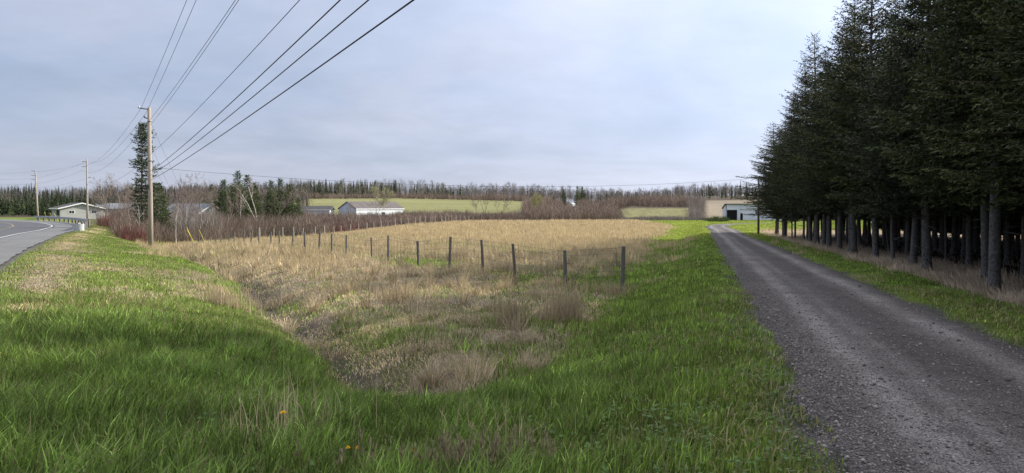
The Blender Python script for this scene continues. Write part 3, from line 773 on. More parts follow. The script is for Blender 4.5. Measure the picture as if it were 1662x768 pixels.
for x, yy, k, s in front:
    big = 1.35 if yy > 63 else 1.12 if yy > 56 else 1
    inside = x < .726 * yy
    lab = ('tall dark spruce beside the driveway, its trunk beyond the right edge' if not inside else
           '%s dark spruce of the front row, counted from the right edge' % words[seen])
    if inside: seen += 1
    plant('spruce_tree', kinds[k], (x, yy, float(ground_z(np.array([x]), np.array([yy]))[0])), rr.uniform(0, 6.28), (s * big, s * big, s * rr.uniform(.95, 1.06)), lab, 'spruce tree', GRP)
x, yy = 25.4, 67.6
plant('spruce_tree', kinds[0], (x, yy, float(ground_z(np.array([x]), np.array([yy]))[0])), 1.0, (1.45, 1.45, .92), 'last spruce of the row, its low branches reaching over the service pole', 'spruce tree', GRP)
print('front row seen', seen)

# ---- mid-distance trees
old = spruce(31, 12.6, 2.2, 1.5, ragged=.12, colm=.5, tuft=.22, tw=.10, step=.08, lev=.34, rtr=.2, tint=(.04, .055, .03), skew=.35, tstep=.09)
x, y, z = P(231, 76); plant('spruce_tree', old, (x, y, z), 0.2, (top_h(198, y, z)) / 12.6, 'tall ragged old spruce standing alone behind the tallest utility pole', 'spruce tree')
midsp = [spruce(41, 9.5, .5, 2.1, tuft=.28, tw=.12, step=.13, lev=.30, tint=(.042, .066, .022), dead=0, tstep=.11), spruce(42, 9.0, .4, 1.9, tuft=.28, tw=.12, step=.13, lev=.30, tint=(.055, .075, .022), dead=0, tstep=.11)]
bares = [bare(51, 8, .55, dens=1.05), bare(52, 8, .5, stems=2, dens=.95), bare(53, 8, .6, dens=1.1, col=(.18, .15, .13), tipcol=(.19, .15, .13)), bare(54, 7, .5, stems=3, dens=.85)]
birches = [bare(61, 8, .5, trunk_mat='birch', tipcol=(.24, .2, .175), dens=.8), bare(62, 8, .55, stems=2, trunk_mat='birch', tipcol=(.23, .2, .18), dens=.75), bare(63, 8, .45, lean=.35, trunk_mat='birch', tipcol=(.26, .23, .2), dens=.55)]
budd = [bare(71, 8, .55, stems=2, buds=(.33, .32, .17), dens=1.0, trunk_mat='birch', tipcol=(.27, .25, .18), budn=4), bare(72, 8, .55, buds=(.3, .3, .10), dens=1.0, tipcol=(.25, .23, .13), budn=4)]
print('bare tris', [len(k[1].polygons) for k in bares + birches + budd])
MID = [  # px, distance, top row, kind list, index, name, label
 (384, 118, 279, midsp, 0, 'spruce_tree', 'tallest pointed green spruce of the clump left of the white shed'),
 (399, 120, 285, midsp, 1, 'spruce_tree', 'pointed spruce just right of the tallest one in the clump'),
 (361, 124, 293, midsp, 0, 'spruce_tree', 'slim spruce behind the bare trees left of the pointed spruce clump'),
 (413, 122, 297, midsp, 1, 'spruce_tree', 'olive green spruce beside the white limbed birch, on its left'),
 (440, 116, 294, midsp, 0, 'spruce_tree', 'broad dark green spruce just right of the white limbed birch'),
 (455, 118, 291, midsp, 0, 'spruce_tree', 'broad dark green spruce in the middle of the dark clump near the shed'),
 (470, 119, 300, midsp, 1, 'spruce_tree', 'dark spruce sloping down toward the white shed'),
 (484, 116, 322, midsp, 0, 'spruce_tree', 'lowest dark spruce in front of the white shed wall'),
 (262, 84, 298, midsp, 1, 'spruce_tree', 'olive spruce partly hidden behind the tallest utility pole'),
 (346, 126, 300, midsp, 1, 'spruce_tree', 'low spruce among grey bare trees behind the grey roof'),
 (178, 92, 288, bares, 0, 'bare_tree', 'leftmost bare tree of the brown thicket near the grey bungalow'),
 (192, 88, 282, bares, 1, 'bare_tree', 'bare twin stemmed tree between the bungalow and the ragged spruce'),
 (205, 90, 284, bares, 2, 'bare_tree', 'bare bushy crowned tree just left of the ragged spruce'),
 (218, 84, 300, bares, 3, 'bare_tree', 'low many stemmed bare tree under the ragged spruce'),
 (276, 96, 305, bares, 0, 'bare_tree', 'bare brown tree right of the tallest utility pole'),
 (312, 104, 296, bares, 1, 'bare_tree', 'bare twin stemmed tree before the middle of the grey roof'),
 (296, 100, 300, bares, 3, 'bare_tree', 'bare many stemmed tree before the grey roofed house'),
 (331, 112, 279, bares, 2, 'bare_tree', 'tall round crowned bare tree right of the grey roofed house'),
 (349, 110, 300, bares, 1, 'bare_tree', 'bare grey tree before the low spruces right of the house'),
 (372, 108, 303, bares, 0, 'bare_tree', 'bare tree in front of the tallest pointed spruce'),
 (392, 109, 298, birches, 0, 'birch_tree', 'pale thin birch in front of the pointed spruce clump'),
 (228, 70, 318, birches, 2, 'birch_tree', 'white leaning birch left of the tallest utility pole'),
 (287, 72, 322, birches, 2, 'birch_tree', 'white leaning birch right of the tallest utility pole'),
 (303, 86, 318, birches, 0, 'birch_tree', 'slim pale birch in front of the grey roofed house'),
 (424, 111, 285, birches, 1, 'birch_tree', 'tall white limbed birch forking between dark spruces'),
 (448, 112, 300, bares, 2, 'bare_tree', 'grey bare tree over the dark spruce clump'),
 (613, 176, 302, budd, 0, 'budding_tree', 'pale budding tree standing before the pale barn'),
 (566, 180, 326, bares, 3, 'bare_tree', 'small dark bare tree in front of the barn gable'),
 (787, 205, 304, bares, 1, 'bare_tree', 'bare grey tree rising from the brush before the hill field'),
 (775, 208, 318, bares, 0, 'bare_tree', 'smaller bare tree beside the bare grey one before the hill field'),
 (812, 206, 316, bares, 3, 'bare_tree', 'low bushy bare tree before the right part of the hill field'),
 (872, 200, 313, budd, 1, 'budding_tree', 'yellow green budding tree in the brush, left of the small white shed'),
 (1132, 205, 304, bares, 1, 'bare_tree', 'tall bare tree beside the ploughed brown field'),
 (1122, 207, 314, bares, 3, 'bare_tree', 'bushy bare tree between the pale field and ploughed field'),
 (1140, 210, 316, bares, 0, 'bare_tree', 'bare tree at the very edge of the ploughed field'),
 (1063, 330, 311, bares, 2, 'bare_tree', 'reddish round bare tree on the skyline left of the ploughed field'),
 (915, 330, 308, midsp, 0, 'spruce_tree', 'dark pointed spruce above the small white shed'),
 (937, 330, 302, midsp, 1, 'spruce_tree', 'tallest dark spruce right of the small white shed'),
 (945, 332, 304, midsp, 0, 'spruce_tree', 'dark broad spruce at the right of the dark skyline group'),
 (899, 330, 316, midsp, 1, 'spruce_tree', 'low dark spruce at the left of the dark skyline group'),
]
REFH = {id(midsp): [9.5, 9.0], id(bares): [8, 8, 8, 7], id(birches): [8, 8, 8], id(budd): [8, 8]}
REAL = {}
for px, Yd, py_, ks, i, nm, lab in MID:
    x, y, z = P(px, Yd); me = ks[i]
    key = (id(ks), i)
    if key not in REAL:
        zs = np.empty(len(me[1].vertices) * 3, np.float32); me[1].vertices.foreach_get('co', zs); REAL[key] = float(np.percentile(zs[2::3], 99.7))
    s = top_h(py_, y, z) / REAL[key]
    sw = s * (1.0 if ks is midsp else min(1.25, max(.8, 1.0)))
    plant(nm, me, (x, y, z), rr.uniform(0, 6.28), (sw, sw, s), lab, 'tree')

# ------------------------------------------------------------------ brush: thin stems by the thousand
def brush(X, Y, H, cols, nst=26, w=.05):
    n = len(X); Z = ground_z(X, Y)
    k = n * nst
    bx = np.repeat(X, nst) + rng.normal(0, .35, k); by = np.repeat(Y, nst) + rng.normal(0, .35, k); bz = np.repeat(Z, nst)
    h = np.repeat(H, nst) * rng.uniform(.45, 1.1, k); az = rng.uniform(0, 6.28, k); le = np.abs(rng.normal(.25, .22, k))
    c = np.repeat(cols, nst, 0) * rng.uniform(.65, 1.35, (k, 1))
    parts = [blade1(bx, by, bz, h, w * rng.uniform(.6, 1.4, k), az, le, c)]
    # side twigs
    f = rng.uniform(.35, .95, k); tx = bx + np.cos(az) * h * np.sin(le) * f; ty = by + np.sin(az) * h * np.sin(le) * f; tz = bz + h * np.cos(le) * f
    parts.append(blade1(tx, ty, tz, h * .4, w * .7 * rng.uniform(.5, 1.3, k), rng.uniform(0, 6.28, k), np.abs(rng.normal(.5, .25, k)), c * 1.05))
    return parts
def scatter(px0, px1, y0, y1, n, f=None):
    Y = np.sqrt(rng.uniform(y0 * y0, y1 * y1, n)); X = (rng.uniform(px0, px1, n) - CX) / F * Y
    if f is not None:
        k = f(X, Y); X, Y = X[k], Y[k]
    return X, Y
parts = []
C_BR = np.array([.215, .165, .13]); C_RD = np.array([.24, .13, .105]); C_GR = np.array([.24, .21, .18])
outside = lambda X, Y: ~((X > .070 * Y) & (X < .095 * Y) & (Y > 235) & (Y < 312)) & ~((X > .148 * Y) & (X < .254 * Y) & (Y > 186) & (Y < 246)) & (sdpoly(X, Y, TANZONE) < -1.0) & (road_d(X, Y) > 2.5) & (drive_d(X, Y) < -4)
def addb(px0, px1, y0, y1, n, h0, h1, c, w, f=outside, nst=26):
    X, Y = scatter(px0, px1, y0, y1, n, f)
    H = rng.uniform(h0, h1, len(X)) * (.65 + .7 * fbm(X * .08, Y * .08, 171, 3))
    cc = c * (1 + (fbm(X * .12, Y * .12, 181, 3)[:, None] - .5) * .6) * rng.uniform(.8, 1.2, (len(X), 1))
    parts.extend(brush(X, Y, H, cc, nst, w))
addb(190, 520, 62, 92, 900, 1.2, 2.4, C_BR, .035)
addb(185, 520, 90, 135, 1500, 1.6, 3.2, C_BR, .05)
addb(480, 760, 100, 172, 1500, 1.2, 2.4, C_BR, .055, lambda X, Y: outside(X, Y) & ~((Y > 170)))
addb(640, 870, 150, 200, 1000, .9, 2.0, C_BR * .95, .07)
addb(850, 1010, 150, 205, 900, 1.6, 3.4, C_BR * .95, .07)
addb(850, 1120, 205, 300, 1700, 2.0, 4.2, C_BR * 1.02, .09)
addb(1000, 1150, 166, 182, 200, .4, 1.0, C_GR * .95, .06)
addb(1106, 1140, 185, 300, 380, 1.8, 3.5, C_GR, .07)
addb(470, 900, 395, 425, 700, 2, 4, C_BR * 1.1, .12)
addb(165, 250, 76, 120, 520, 1.0, 2.0, C_RD * .8, .045)
addb(255, 350, 84, 112, 420, 2.0, 3.6, C_GR, .045)
addb(1150, 1180, 140, 165, 60, .5, 1.1, np.array([.06, .08, .03]), .06, None)
v, t_, c = merge(parts); print('brush tris', len(t_))
tag(link('brush', tri_mesh('brush', v, t_, c), M['twig']), 'brown leafless brush thicket filling the hollow behind the field', 'brush', kind='stuff')
parts = []
addb(200, 300, 58, 72, 320, .9, 1.5, np.array([.15, .066, .056]), .03)
addb(540, 600, 108, 128, 120, .9, 1.6, np.array([.17, .065, .055]), .04)
v, t_, c = merge(parts)
tag(link('red_brush', tri_mesh('red_brush', v, t_, c), M['twig']), 'deep red dogwood stems in low brush by the fences', 'brush', kind='stuff')

# ------------------------------------------------------------------ far woods
def far_conifers(X, Y, H, col):
    n = len(X); Z = ground_z(X, Y, True); lay, sp = 8, 7
    Vs, Cs = [], []
    for l in range(lay):
        f = l / lay; zb = Z + H * (.04 + .86 * f)
        rad = H * .19 * (1 - f) ** .9 + H * .012
        for s in range(sp):
            a = rng.uniform(0, 6.28, n); rr_ = rad * rng.uniform(.7, 1.25, n); wd = rr_ * .55
            ex, ey = np.cos(a), np.sin(a)
            p0 = np.stack([X - ey * wd * .6, Y + ex * wd * .6, zb + H * .10], 1); p1 = np.stack([X + ey * wd * .6, Y - ex * wd * .6, zb + H * .13], 1)
            p2 = np.stack([X + ex * rr_, Y + ey * rr_, zb - H * .02 * rng.uniform(0, 2, n)], 1)
            Vs.append(np.stack([p0, p1, p2], 1)); Cs.append(np.repeat((col * rng.uniform(.7, 1.3, (n, 1)))[:, None], 3, 1))
    a0 = np.stack([X - H * .02, Y, Z + H * .85], 1); a1 = np.stack([X + H * .02, Y, Z + H * .85], 1); a2 = np.stack([X, Y, Z + H * 1.03], 1)
    Vs.append(np.stack([a0, a1, a2], 1)); Cs.append(np.repeat(col[:, None], 3, 1))
    V = np.concatenate(Vs).reshape(-1, 3); C = np.concatenate(Cs).reshape(-1, 3)
    return V, np.arange(len(V)).reshape(-1, 3), C
def far_bare(X, Y, H, col, nt_=84, w=.065):
    n = len(X); Z = ground_z(X, Y, True)
    tr = np.where(rng.random(n) < .3, 1.0, 0)[:, None] * np.array([.14, .13, .115]) + col
    P_ = [blade1(X, Y, Z, H * .9, H * .016, rng.uniform(0, 6.28, n), rng.uniform(0, .06, n), tr)]
    k = n * nt_
    x, y, z, h = (np.repeat(q, nt_) for q in (X, Y, Z, H))
    u = rng.uniform(.28, .98, k); a = rng.uniform(0, 6.28, k)
    rad = h * .27 * np.sin(np.pi * np.clip((u - .1) / .95, 0, 1)) * rng.uniform(.0, .8, k)
    L = h * rng.uniform(.10, .24, k)
    P_.append(blade1(x + np.cos(a) * rad, y + np.sin(a) * rad, z + h * u - L * .3, L, w * rng.uniform(.5, 1.5, k) * h / 9, a, np.abs(rng.normal(.45, .25, k)), np.repeat(col, nt_, 0) * rng.uniform(.7, 1.3, (k, 1))))
    return merge(P_)
wood, con = [], []
def wood_area(px0, px1, y0, y1, n, pc, h0, h1, cc=(.036, .052, .024), bc=(.17, .142, .12)):
    X, Y = scatter(px0, px1, y0, y1, n)
    cl = fbm(X * .02, Y * .02, 191, 3)
    isC = rng.random(n) < np.clip(pc + (cl - .5) * 1.6 * (pc > .02) * (pc < .98), 0, 1)
    H = rng.uniform(h0, h1, n) * np.where(rng.random(n) < .35, rng.uniform(.6, .9, n), 1) * (.8 + .4 * fbm(X * .03, Y * .03, 195, 3))
    c = np.array(cc) * rng.uniform(.7, 1.35, (n, 1)); 
    if isC.sum(): con.append(far_conifers(X[isC], Y[isC], H[isC] * .98, c[isC]))
    c = np.array(bc) * rng.uniform(.75, 1.3, (n, 1)) + rng.normal(0, .006, (n, 3))
    k = ~isC
    if k.sum(): wood.append(far_bare(X[k], Y[k], H[k], np.clip(c[k], .02, 1)))
wood_area(470, 720, 426, 470, 300, .36, 6.5, 12, bc=(.18, .165, .12))
wood_area(700, 1010, 405, 490, 480, .14, 6, 10.5, bc=(.148, .128, .108))
wood_area(620, 1120, 480, 640, 600, .16, 7, 10.5, bc=(.14, .12, .105))
wood_area(980, 1260, 360, 520, 520, .24, 5, 8.5, bc=(.145, .124, .11))
wood_area(470, 640, 470, 560, 220, .5, 8, 13)
wood_area(-260, 110, 200, 250, 420, .82, 3.8, 6.6, cc=(.036, .052, .02))
wood_area(-260, 160, 260, 330, 380, .5, 5, 9, bc=(.18, .16, .125))
wood_area(70, 190, 196, 240, 120, .95, 4.5, 7, cc=(.036, .052, .02))
wood_area(-300, 500, 330, 560, 1300, .3, 6.5, 10, bc=(.155, .134, .112))
wood_area(150, 500, 150, 330, 700, .15, 5, 9, bc=(.17, .142, .118))
wood_area(-300, 60, 480, 600, 200, .95, 9, 13, cc=(.025, .037, .022))
wood_area(170, 420, 560, 640, 260, .95, 9, 12.5, cc=(.025, .037, .022))
wood_area(1120, 2100, 520, 800, 700, .36, 8, 12, bc=(.135, .118, .112))
wood_area(1290, 2100, 150, 210, 420, .97, 9, 14, cc=(.026, .038, .02))
v, t_, c = merge(wood); print('far wood tris', len(t_))
tag(link('woods', tri_mesh('woods', v, t_, c), M['twig']), 'grey brown leafless woods along the distant ridge', 'woods', kind='stuff')
v, t_, c = merge(con); print('far conifer tris', len(t_))
tag(link('conifer_woods', tri_mesh('conifer_woods', v, t_, c), M['needle']), 'dark conifer woods mixed into the distant ridge', 'woods', kind='stuff')

# ------------------------------------------------------------------ fences
def make_fence(name, label, pts, mat, h0, h1, r0, wires):
    p0 = pts[0]; e = empty(name, p0, 0, label, 'fence')
    tops = []
    for i, p in enumerate(pts):
        h = random.uniform(h0, h1); lx, ly = random.gauss(0, .045) * h, random.gauss(0, .035) * h; r = r0 * random.uniform(.8, 1.25)
        q = np.array(p) - np.array(p0)
        mb = MB(); mb.tube([q + (0, 0, -.3), q + (lx * .5, ly * .5, h * .5), q + (lx, ly, h - .015), q + (lx, ly, h)], [r * 1.08, r, r * .95, r * .8], 9)
        o = mb.build('post', mat, e, smooth=False); tops.append((q, lx, ly, h))
    mb = MB()
    for f in wires:
        mb.tube([q + np.array([lx * f, ly * f - r0 * 1.2, h * f]) for q, lx, ly, h in tops], .0036, 4, cap=False)
    if len(wires) > 3:
        for (q, lx, ly, h), (q2, lx2, ly2, h2) in list(zip(tops[:-1], tops[1:]))[:12]:
            for k in range(1, 9):
                u = k / 9; f0, f1 = wires[0], wires[-1]
                a_ = np.array([q + (lx * f, ly * f - r0 * 1.2, h * f) for f in (f0, f1)]); b_ = np.array([q2 + (lx2 * f, ly2 * f - r0 * 1.2, h2 * f) for f in (f0, f1)])
                c_ = a_ * (1 - u) + b_ * u; mb.tube([c_[0], c_[1]], .0026, 3, cap=False)
    mb.build('wire', M['wire'], e)
    return e
pa = []
for i in range(25):
    q = FENCE_A[0] + FENCE_A[1] * 2.6 * i + np.array([random.gauss(0, .12), random.gauss(0, .1)])
    pa.append((q[0], q[1], float(ground_z(q[:1], q[1:])[0])))
make_fence('post_fence', 'weathered dark post and wire fence running away across the near dead grass', pa, M['post_wood'], 1.12, 1.32, .052, [.25, .45, .65, .85, .97])
pb = []
for i in range(30):
    f = i / 29; q = np.array([-31.5, 88.0]) * (1 - f) + np.array([-9.2, 150.0]) * f + np.array([random.gauss(0, .1), random.gauss(0, .1)])
    pb.append((q[0], q[1], float(ground_z(q[:1], q[1:])[0])))
make_fence('post_fence', 'far row of pale fence posts between the tan field and brush', pb, M['post_pale'], 1.15, 1.4, .06, [.4, .7, .95])

# ------------------------------------------------------------------ utility poles and cables
def sag(a, b, d, n=18):
    a, b = np.array(a), np.array(b); t = np.linspace(0, 1, n)[:, None]
    p = a * (1 - t) + b * t; p[:, 2] -= (4 * d * t * (1 - t))[:, 0]; return list(p)
p1 = P(245, 48); p2 = P(142, 114); p3 = P(62, 133); p0_ = (5.0, -1.0, float(ground_z(np.array([5.]), np.array([-1.]))[0]))
ALONG = np.array([-.517, .856]); LEFT = np.array([-.856, -.517])
def upole(loc, H, label, arms, rad=.165, lean=(0, 0), box=True):
    e = empty('utility_pole', loc, 0, label, 'utility pole')
    MB().tube([(0, 0, -.5), (lean[0] * .3, 0, H * .3), (lean[0], lean[1], H)], [rad, rad * .92, rad * .66], 14).build('shaft', M['pole_wood'], e, smooth=True)
    for z, L in arms:
        lx = lean[0] * z / H; d = np.array([LEFT[0], LEFT[1]])
        a = MB(); a.tube([(lx, 0, z), (lx + d[0] * L, d[1] * L, z + .06)], .035, 8); ao = a.build('crossarm', M['dark_steel'], e)
        c = MB(); cx, cy = lx + d[0] * L, d[1] * L
        c.tube([(cx, cy, z + .05), (cx, cy, z + .1), (cx, cy, z + .13), (cx, cy, z + .2)], [.03, .06, .05, .03], 8); c.build('insulator', M['ceramic'], ao)
    for z in ([H * .9, H * .62] if box else []):
        rr_ = rad * (1 - .34 * z / H) + .01
        MB().tube([(lean[0] * z / H, 0, z - .03), (lean[0] * z / H, 0, z + .03)], rr_, 14).build('band', M['dark_steel'], e)
    return e
H1 = top_h(175, 48, p1[2]); H2 = top_h(259, 114, p2[2]); H3 = top_h(277, 133, p3[2])
e1 = upole(p1, H1, 'tallest weathered wooden utility pole, standing on the grass bank near the ragged spruce', [(H1 - .12, .62), (H1 - .75, .3)], lean=(-.12, 0))
MB().box(-.19, -.2, 0, -.02, -.12, .22).build('terminal_box', M['dark_steel'], e1).location = (0, 0, top_h(306, 48, p1[2]))
upole(p2, H2, 'middle wooden utility pole in front of the grey bungalow', [(H2 - .4, .75), (H2 - 1.2, .75), (H2 - 2.9, -.6)], lean=(-.1, 0))
upole(p3, H3, 'farthest leaning utility pole at the bend of the road', [(H3 - .1, .7), (H3 - .95, .7), (H3 - 1.75, .7)], lean=(-.55, 0))
upole(p0_, 11.5, 'utility pole beside the driveway, out of view at the right', [(11.0, .62), (10.4, .3)])
p4 = np.array([-135., 158., 0]); p4[2] = float(ground_z(p4[:1], p4[1:2])[0])
upole(tuple(p4), 9.5, 'utility pole farther along the road, out of view', [(9.3, .7), (8.4, .7)])
def at(p, z, off=0): return (p[0] + LEFT[0] * off, p[1] + LEFT[1] * off, z)
def cable(name, label, pts, sags, r):
    path = []
    for a, b, d in zip(pts[:-1], pts[1:], sags): path += sag(a, b, d)[(1 if path else 0):]
    o = path[0]; mb = MB(); mb.tube([q - o for q in path], r, 5)
    ob = mb.build(name, M['cable'], smooth=True); ob.location = o
    tag(ob, label, 'cable', 'overhead lines along the road')
z1 = lambda py_: EYE - (py_ - HY) * 48 / F
z2 = lambda py_: EYE - (py_ - HY) * 114 / F
z3 = lambda py_: EYE - (py_ - HY) * 133 / F
cable('power_line', 'leftmost thin wire of the leftmost pair, on the pole top bracket', [at(p0_, 11.1, .62), at(p1, z1(178), .62), at(p2, z2(266), .75), at(p3, z3(279), .7), at(p4, 9.2, .7)], [.3, 1.3, .3, .5], .009)
cable('power_line', 'thin wire just right of the leftmost one, of the leftmost pair', [at(p0_, 11.0, .5), at(p1, z1(184), .3), at(p2, z2(262), 0), at(p3, z3(290), .7), at(p4, 8.6, .7)], [.3, 1.3, .3, .5], .009)
cable('power_line', 'left wire of the second thin pair above the field', [at(p0_, 8.3, .1), at(p1, z1(196), .1), at(p2, z2(277), .7), at(p3, z3(299), .7), at(p4, 7.6, .7)], [.35, 1.5, .3, .5], .009)
cable('power_line', 'right wire of the second thin pair above the field', [at(p0_, 8.55, 0), at(p1, z1(202), 0)], [.35], .009)
cable('power_line', 'single thin wire between the thin pairs and thick cables', [at(p0_, 6.65, 0), at(p1, z1(250), 0), at(p2, z2(287), -.6), at(p3, z3(305), 0), at(p4, 6.6, 0)], [.3, 1.4, .3, .5], .009)
cable('communication_cable', 'highest of the three thick cables running to the tallest pole', [at(p0_, 6.15, -.1), at(p1, z1(276), -.1)], [.3], .0135)
cable('communication_cable', 'middle of the three thick cables running to the tallest pole', [at(p0_, 5.62, -.1), at(p1, z1(283), -.1)], [.25], .0125)
cable('communication_cable', 'lowest of the three thick cables running to the tallest pole', [at(p0_, 5.0, -.1), at(p1, z1(291), -.1)], [.2], .0135)
p5 = P(1231, 66)
cable('service_wire', 'long low wire sagging across the whole field before the skyline', [at(p1, z1(272), -.1), (p5[0], p5[1], EYE + 46 * 66 / F)], [1.05], .009)
# guy wires with yellow guards
def guy(label, top, anchor, pole_name='guy_wire'):
    a = np.array(anchor, float); t0 = np.array(top, float); e = empty(pole_name, anchor, 0, label, 'guy wire', 'guy wires with yellow guards')
    d = t0 - a; L = np.linalg.norm(d); u = d / L
    MB().tube([u * 0, d], .007, 5).build('wire', M['wire'], e)
    MB().tube([u * .05, u * min(2.6, L * .5)], .032, 8).build('guard', M['yellow_guard'], e)
ax = P(336, 60); guy('yellow guarded guy wire farthest right beside the tallest pole', at(p1, z1(200)), ax)
ax = P(317, 57); guy('upper of two yellow guarded guy wires meeting at one anchor', at(p1, z1(236)), ax)
ax = P(318.5, 57.2); guy('lower of two yellow guarded guy wires meeting at one anchor', at(p1, z1(262)), ax)
for px, lab in ((77, 'leftmost of three short yellow guards before the bungalow lawn'), (88, 'middle of three short yellow guards before the bungalow lawn'), (96, 'rightmost of three short yellow guards, nearest the bungalow wall')):
    ax = P(px, 128); guy(lab, (p3[0] - .3, p3[1], p3[2] + H3 * .75), ax)
# short service pole by the spruces
e = empty('service_pole', p5, 0, 'short dark service pole with meter box, standing left of the spruce row', 'utility pole')
MB().tube([(0, 0, -.4), (0, 0, EYE + 47 * 66 / F - p5[2])], [.11, .08], 12).build('shaft', M['post_wood'], e, smooth=True)
MB().box(-.32, -.14, 1.75, -.1, .02, 2.2).build('meter_box', M['rail_steel'], e, .01)

# ------------------------------------------------------------------ guardrail
pr, nr, s = resample(REDGE, .5)
sel = [i for i in range(len(pr)) if 63 < pr[i, 1] < 112]
base_i = sel[0]; g0 = pr[base_i] + nr[base_i] * .3
zg = lambda y: float(zroad(np.array([y]))[0])
e = empty('guardrail', (g0[0], g0[1], zg(g0[1])), 0, 'grey steel guardrail with pale rounded end curving along the road shoulder', 'guardrail')
O = np.array([g0[0], g0[1], zg(g0[1])])
prof = [(0, .40), (.05, .43), (.05, .49), (0, .52), (0, .58), (.05, .61), (.05, .67), (0, .70), (-.012, .70), (-.012, .40)]
vs, fs = [], []
k = len(prof)
for j, i in enumerate(sel[::2]):
    c_ = pr[i] + nr[i] * .3
    for a, h in prof: q = c_ - nr[i] * a; vs.append((q[0] - O[0], q[1] - O[1], zg(c_[1]) + h - O[2]))
    if j:
        for m_ in range(k): a_, b_ = (j - 1) * k + m_, (j - 1) * k + (m_ + 1) % k; fs.append((a_, b_, b_ + k, a_ + k))
MB().add(vs, fs).build('rail', M['rail_steel'], e)
for i in sel[4::6]:
    c_ = pr[i] + nr[i] * .42; z_ = zg(c_[1])
    MB().box(c_[0] - O[0] - .09, c_[1] - O[1] - .09, z_ - O[2] - .4, c_[0] - O[0] + .09, c_[1] - O[1] + .09, z_ - O[2] + .72).build('post', M['post_wood'], e)
# wrapped terminal
mb = MB(); vs = []; fs = []
for j in range(13):
    a = math.pi * (j / 12) - .2
    cx, cy = math.cos(a) * .42, -math.sin(a) * .38
    vs += [(cx + .3, cy - .3, .0), (cx + .3, cy - .3, .62), (cx * .93 + .3, cy * .93 - .3, .62), (cx * .93 + .3, cy * .93 - .3, .0)]
    if j:
        b_ = (j - 1) * 4
        fs += [(b_, b_ + 4, b_ + 5, b_ + 1), (b_ + 1, b_ + 5, b_ + 6, b_ + 2), (b_ + 2, b_ + 6, b_ + 7, b_ + 3), (b_ + 3, b_ + 7, b_ + 4, b_)]
mb.add(vs, fs).build('terminal', M['terminal'], e)

# ------------------------------------------------------------------ buildings
def gable(loc, rz, W, L, hw, hr, wall_m, roof_m, label, over=.35, cat='house', name='house', trim=True):
    """gable end at local y=0 facing -y, ridge along +y"""
    e = empty(name, loc, rz, label, cat)
    w = W / 2
    MB().add([(-w,0,-1.2),(w,0,-1.2),(w,0,hw),(0,0,hr),(-w,0,hw),(-w,L,-1.2),(w,L,-1.2),(w,L,hw),(0,L,hr),(-w,L,hw)],
             [(0,1,2,3,4),(6,5,9,8,7),(1,6,7,2),(5,0,4,9)]).build('wall', wall_m, e)
    sl = (hr - hw) / w; th = .14
    mb = MB()
    for s_ in (-1, 1):
        x0, x1 = 0, s_ * (w + over); z0 = hr + .02; z1_ = hr + .02 - sl * (w + over)
        mb.add([(x0,-over,z0),(x1,-over,z1_),(x1,L+over,z1_),(x0,L+over,z0),(x0,-over,z0+th),(x1,-over,z1_+th),(x1,L+over,z1_+th),(x0,L+over,z0+th)],
               [(0,1,2,3),(4,7,6,5),(0,4,5,1),(1,5,6,2),(2,6,7,3)])
    mb.build('roof', roof_m, e)
    if trim:
        mb = MB()
        for s_ in (-1, 1):
            x1 = s_ * (w + over); z1_ = hr - sl * (w + over)
            mb.add([(0,-over-.03,hr-.13),(x1,-over-.03,z1_-.13),(x1,-over-.03,z1_+.13),(0,-over-.03,hr+.13)], [(0,1,2,3)])
            mb.box(min(x1, x1 + s_ * .03), -over, z1_ - .14, max(x1, x1 + s_ * .03), L + over, z1_ + .12)
        mb.build('fascia', M['trim'], e)
    return e
def window(e, x0, z0, x1, z1_, y=0, panes=2):
    f = MB().box(x0 - .09, y - .05, z0 - .09, x1 + .09, y + .02, z1_ + .09).build('window', M['trim'], e)
    mb = MB(); step = (x1 - x0) / panes
    for k in range(panes): mb.box(x0 + k * step + .03, y - .062, z0, x0 + (k + 1) * step - .03, y - .04, z1_)
    mb.build('pane', M['glass'], f)
# grey bungalow
x, y, z = P(133, 165); z = EYE - (352 - HY) * 165 / F - .5
e = gable((x, y, z), R(40), 8.6, 14, 2.55, 3.7, M['siding_grey'], M['roof_dark'], 'grey bungalow with white trimmed gable beside the road bend', .5)
window(e, -2.6, 1.35, -1.5, 1.95); window(e, 1.9, 1.35, 3.0, 1.95)
MB().box(-4.56, 2, .9, -4.5, 4, 2.1).build('window', M['glass'], e)
wing = MB(); w_ = (4.6, 6.2, 12.2, 13.0)
MB().add([(4.5,5,-1.2),(12,5,-1.2),(12,12,-1.2),(4.5,12,-1.2),(4.5,5,2.3),(12,5,2.3),(12,12,2.3),(4.5,12,2.3),(12,8.5,3.5),(4.5,8.5,3.5)], [(0,1,5,4),(1,2,6,8,5),(2,3,7,6)]).build('wing_wall', M['siding_grey'], e)
MB().add([(4.0,4.5,2.25),(12.5,4.5,2.25),(12.5,8.5,3.62),(4.0,8.5,3.62),(4.0,12.5,2.25),(12.5,12.5,2.25),(4.0,4.5,2.37),(12.5,4.5,2.37),(12.5,8.5,3.75),(4.0,8.5,3.75),(4.0,12.5,2.37),(12.5,12.5,2.37)],
         [(0,1,2,3),(3,2,5,4),(6,9,8,7),(9,10,11,8),(0,6,7,1),(4,5,11,10),(1,7,8,2),(2,8,11,5),(0,3,9,6),(3,4,10,9)]).build('wing_roof', M['roof_grey'], e)
MB().box(7.2, 4.9, -.4, 8.2, 5.03, 1.75).build('door', M['trim'], e)
# half hidden grey house
x, y, z = P(343, 124)
e = gable((x, y, z), R(76), 7.5, 7.6, 2.6, EYE + 3 * 124 / F - z, M['pale_metal'], M['roof_grey'], 'grey roofed house half hidden behind bare trees', .3)
window(e, -1.4, .9, -.2, 2.0)
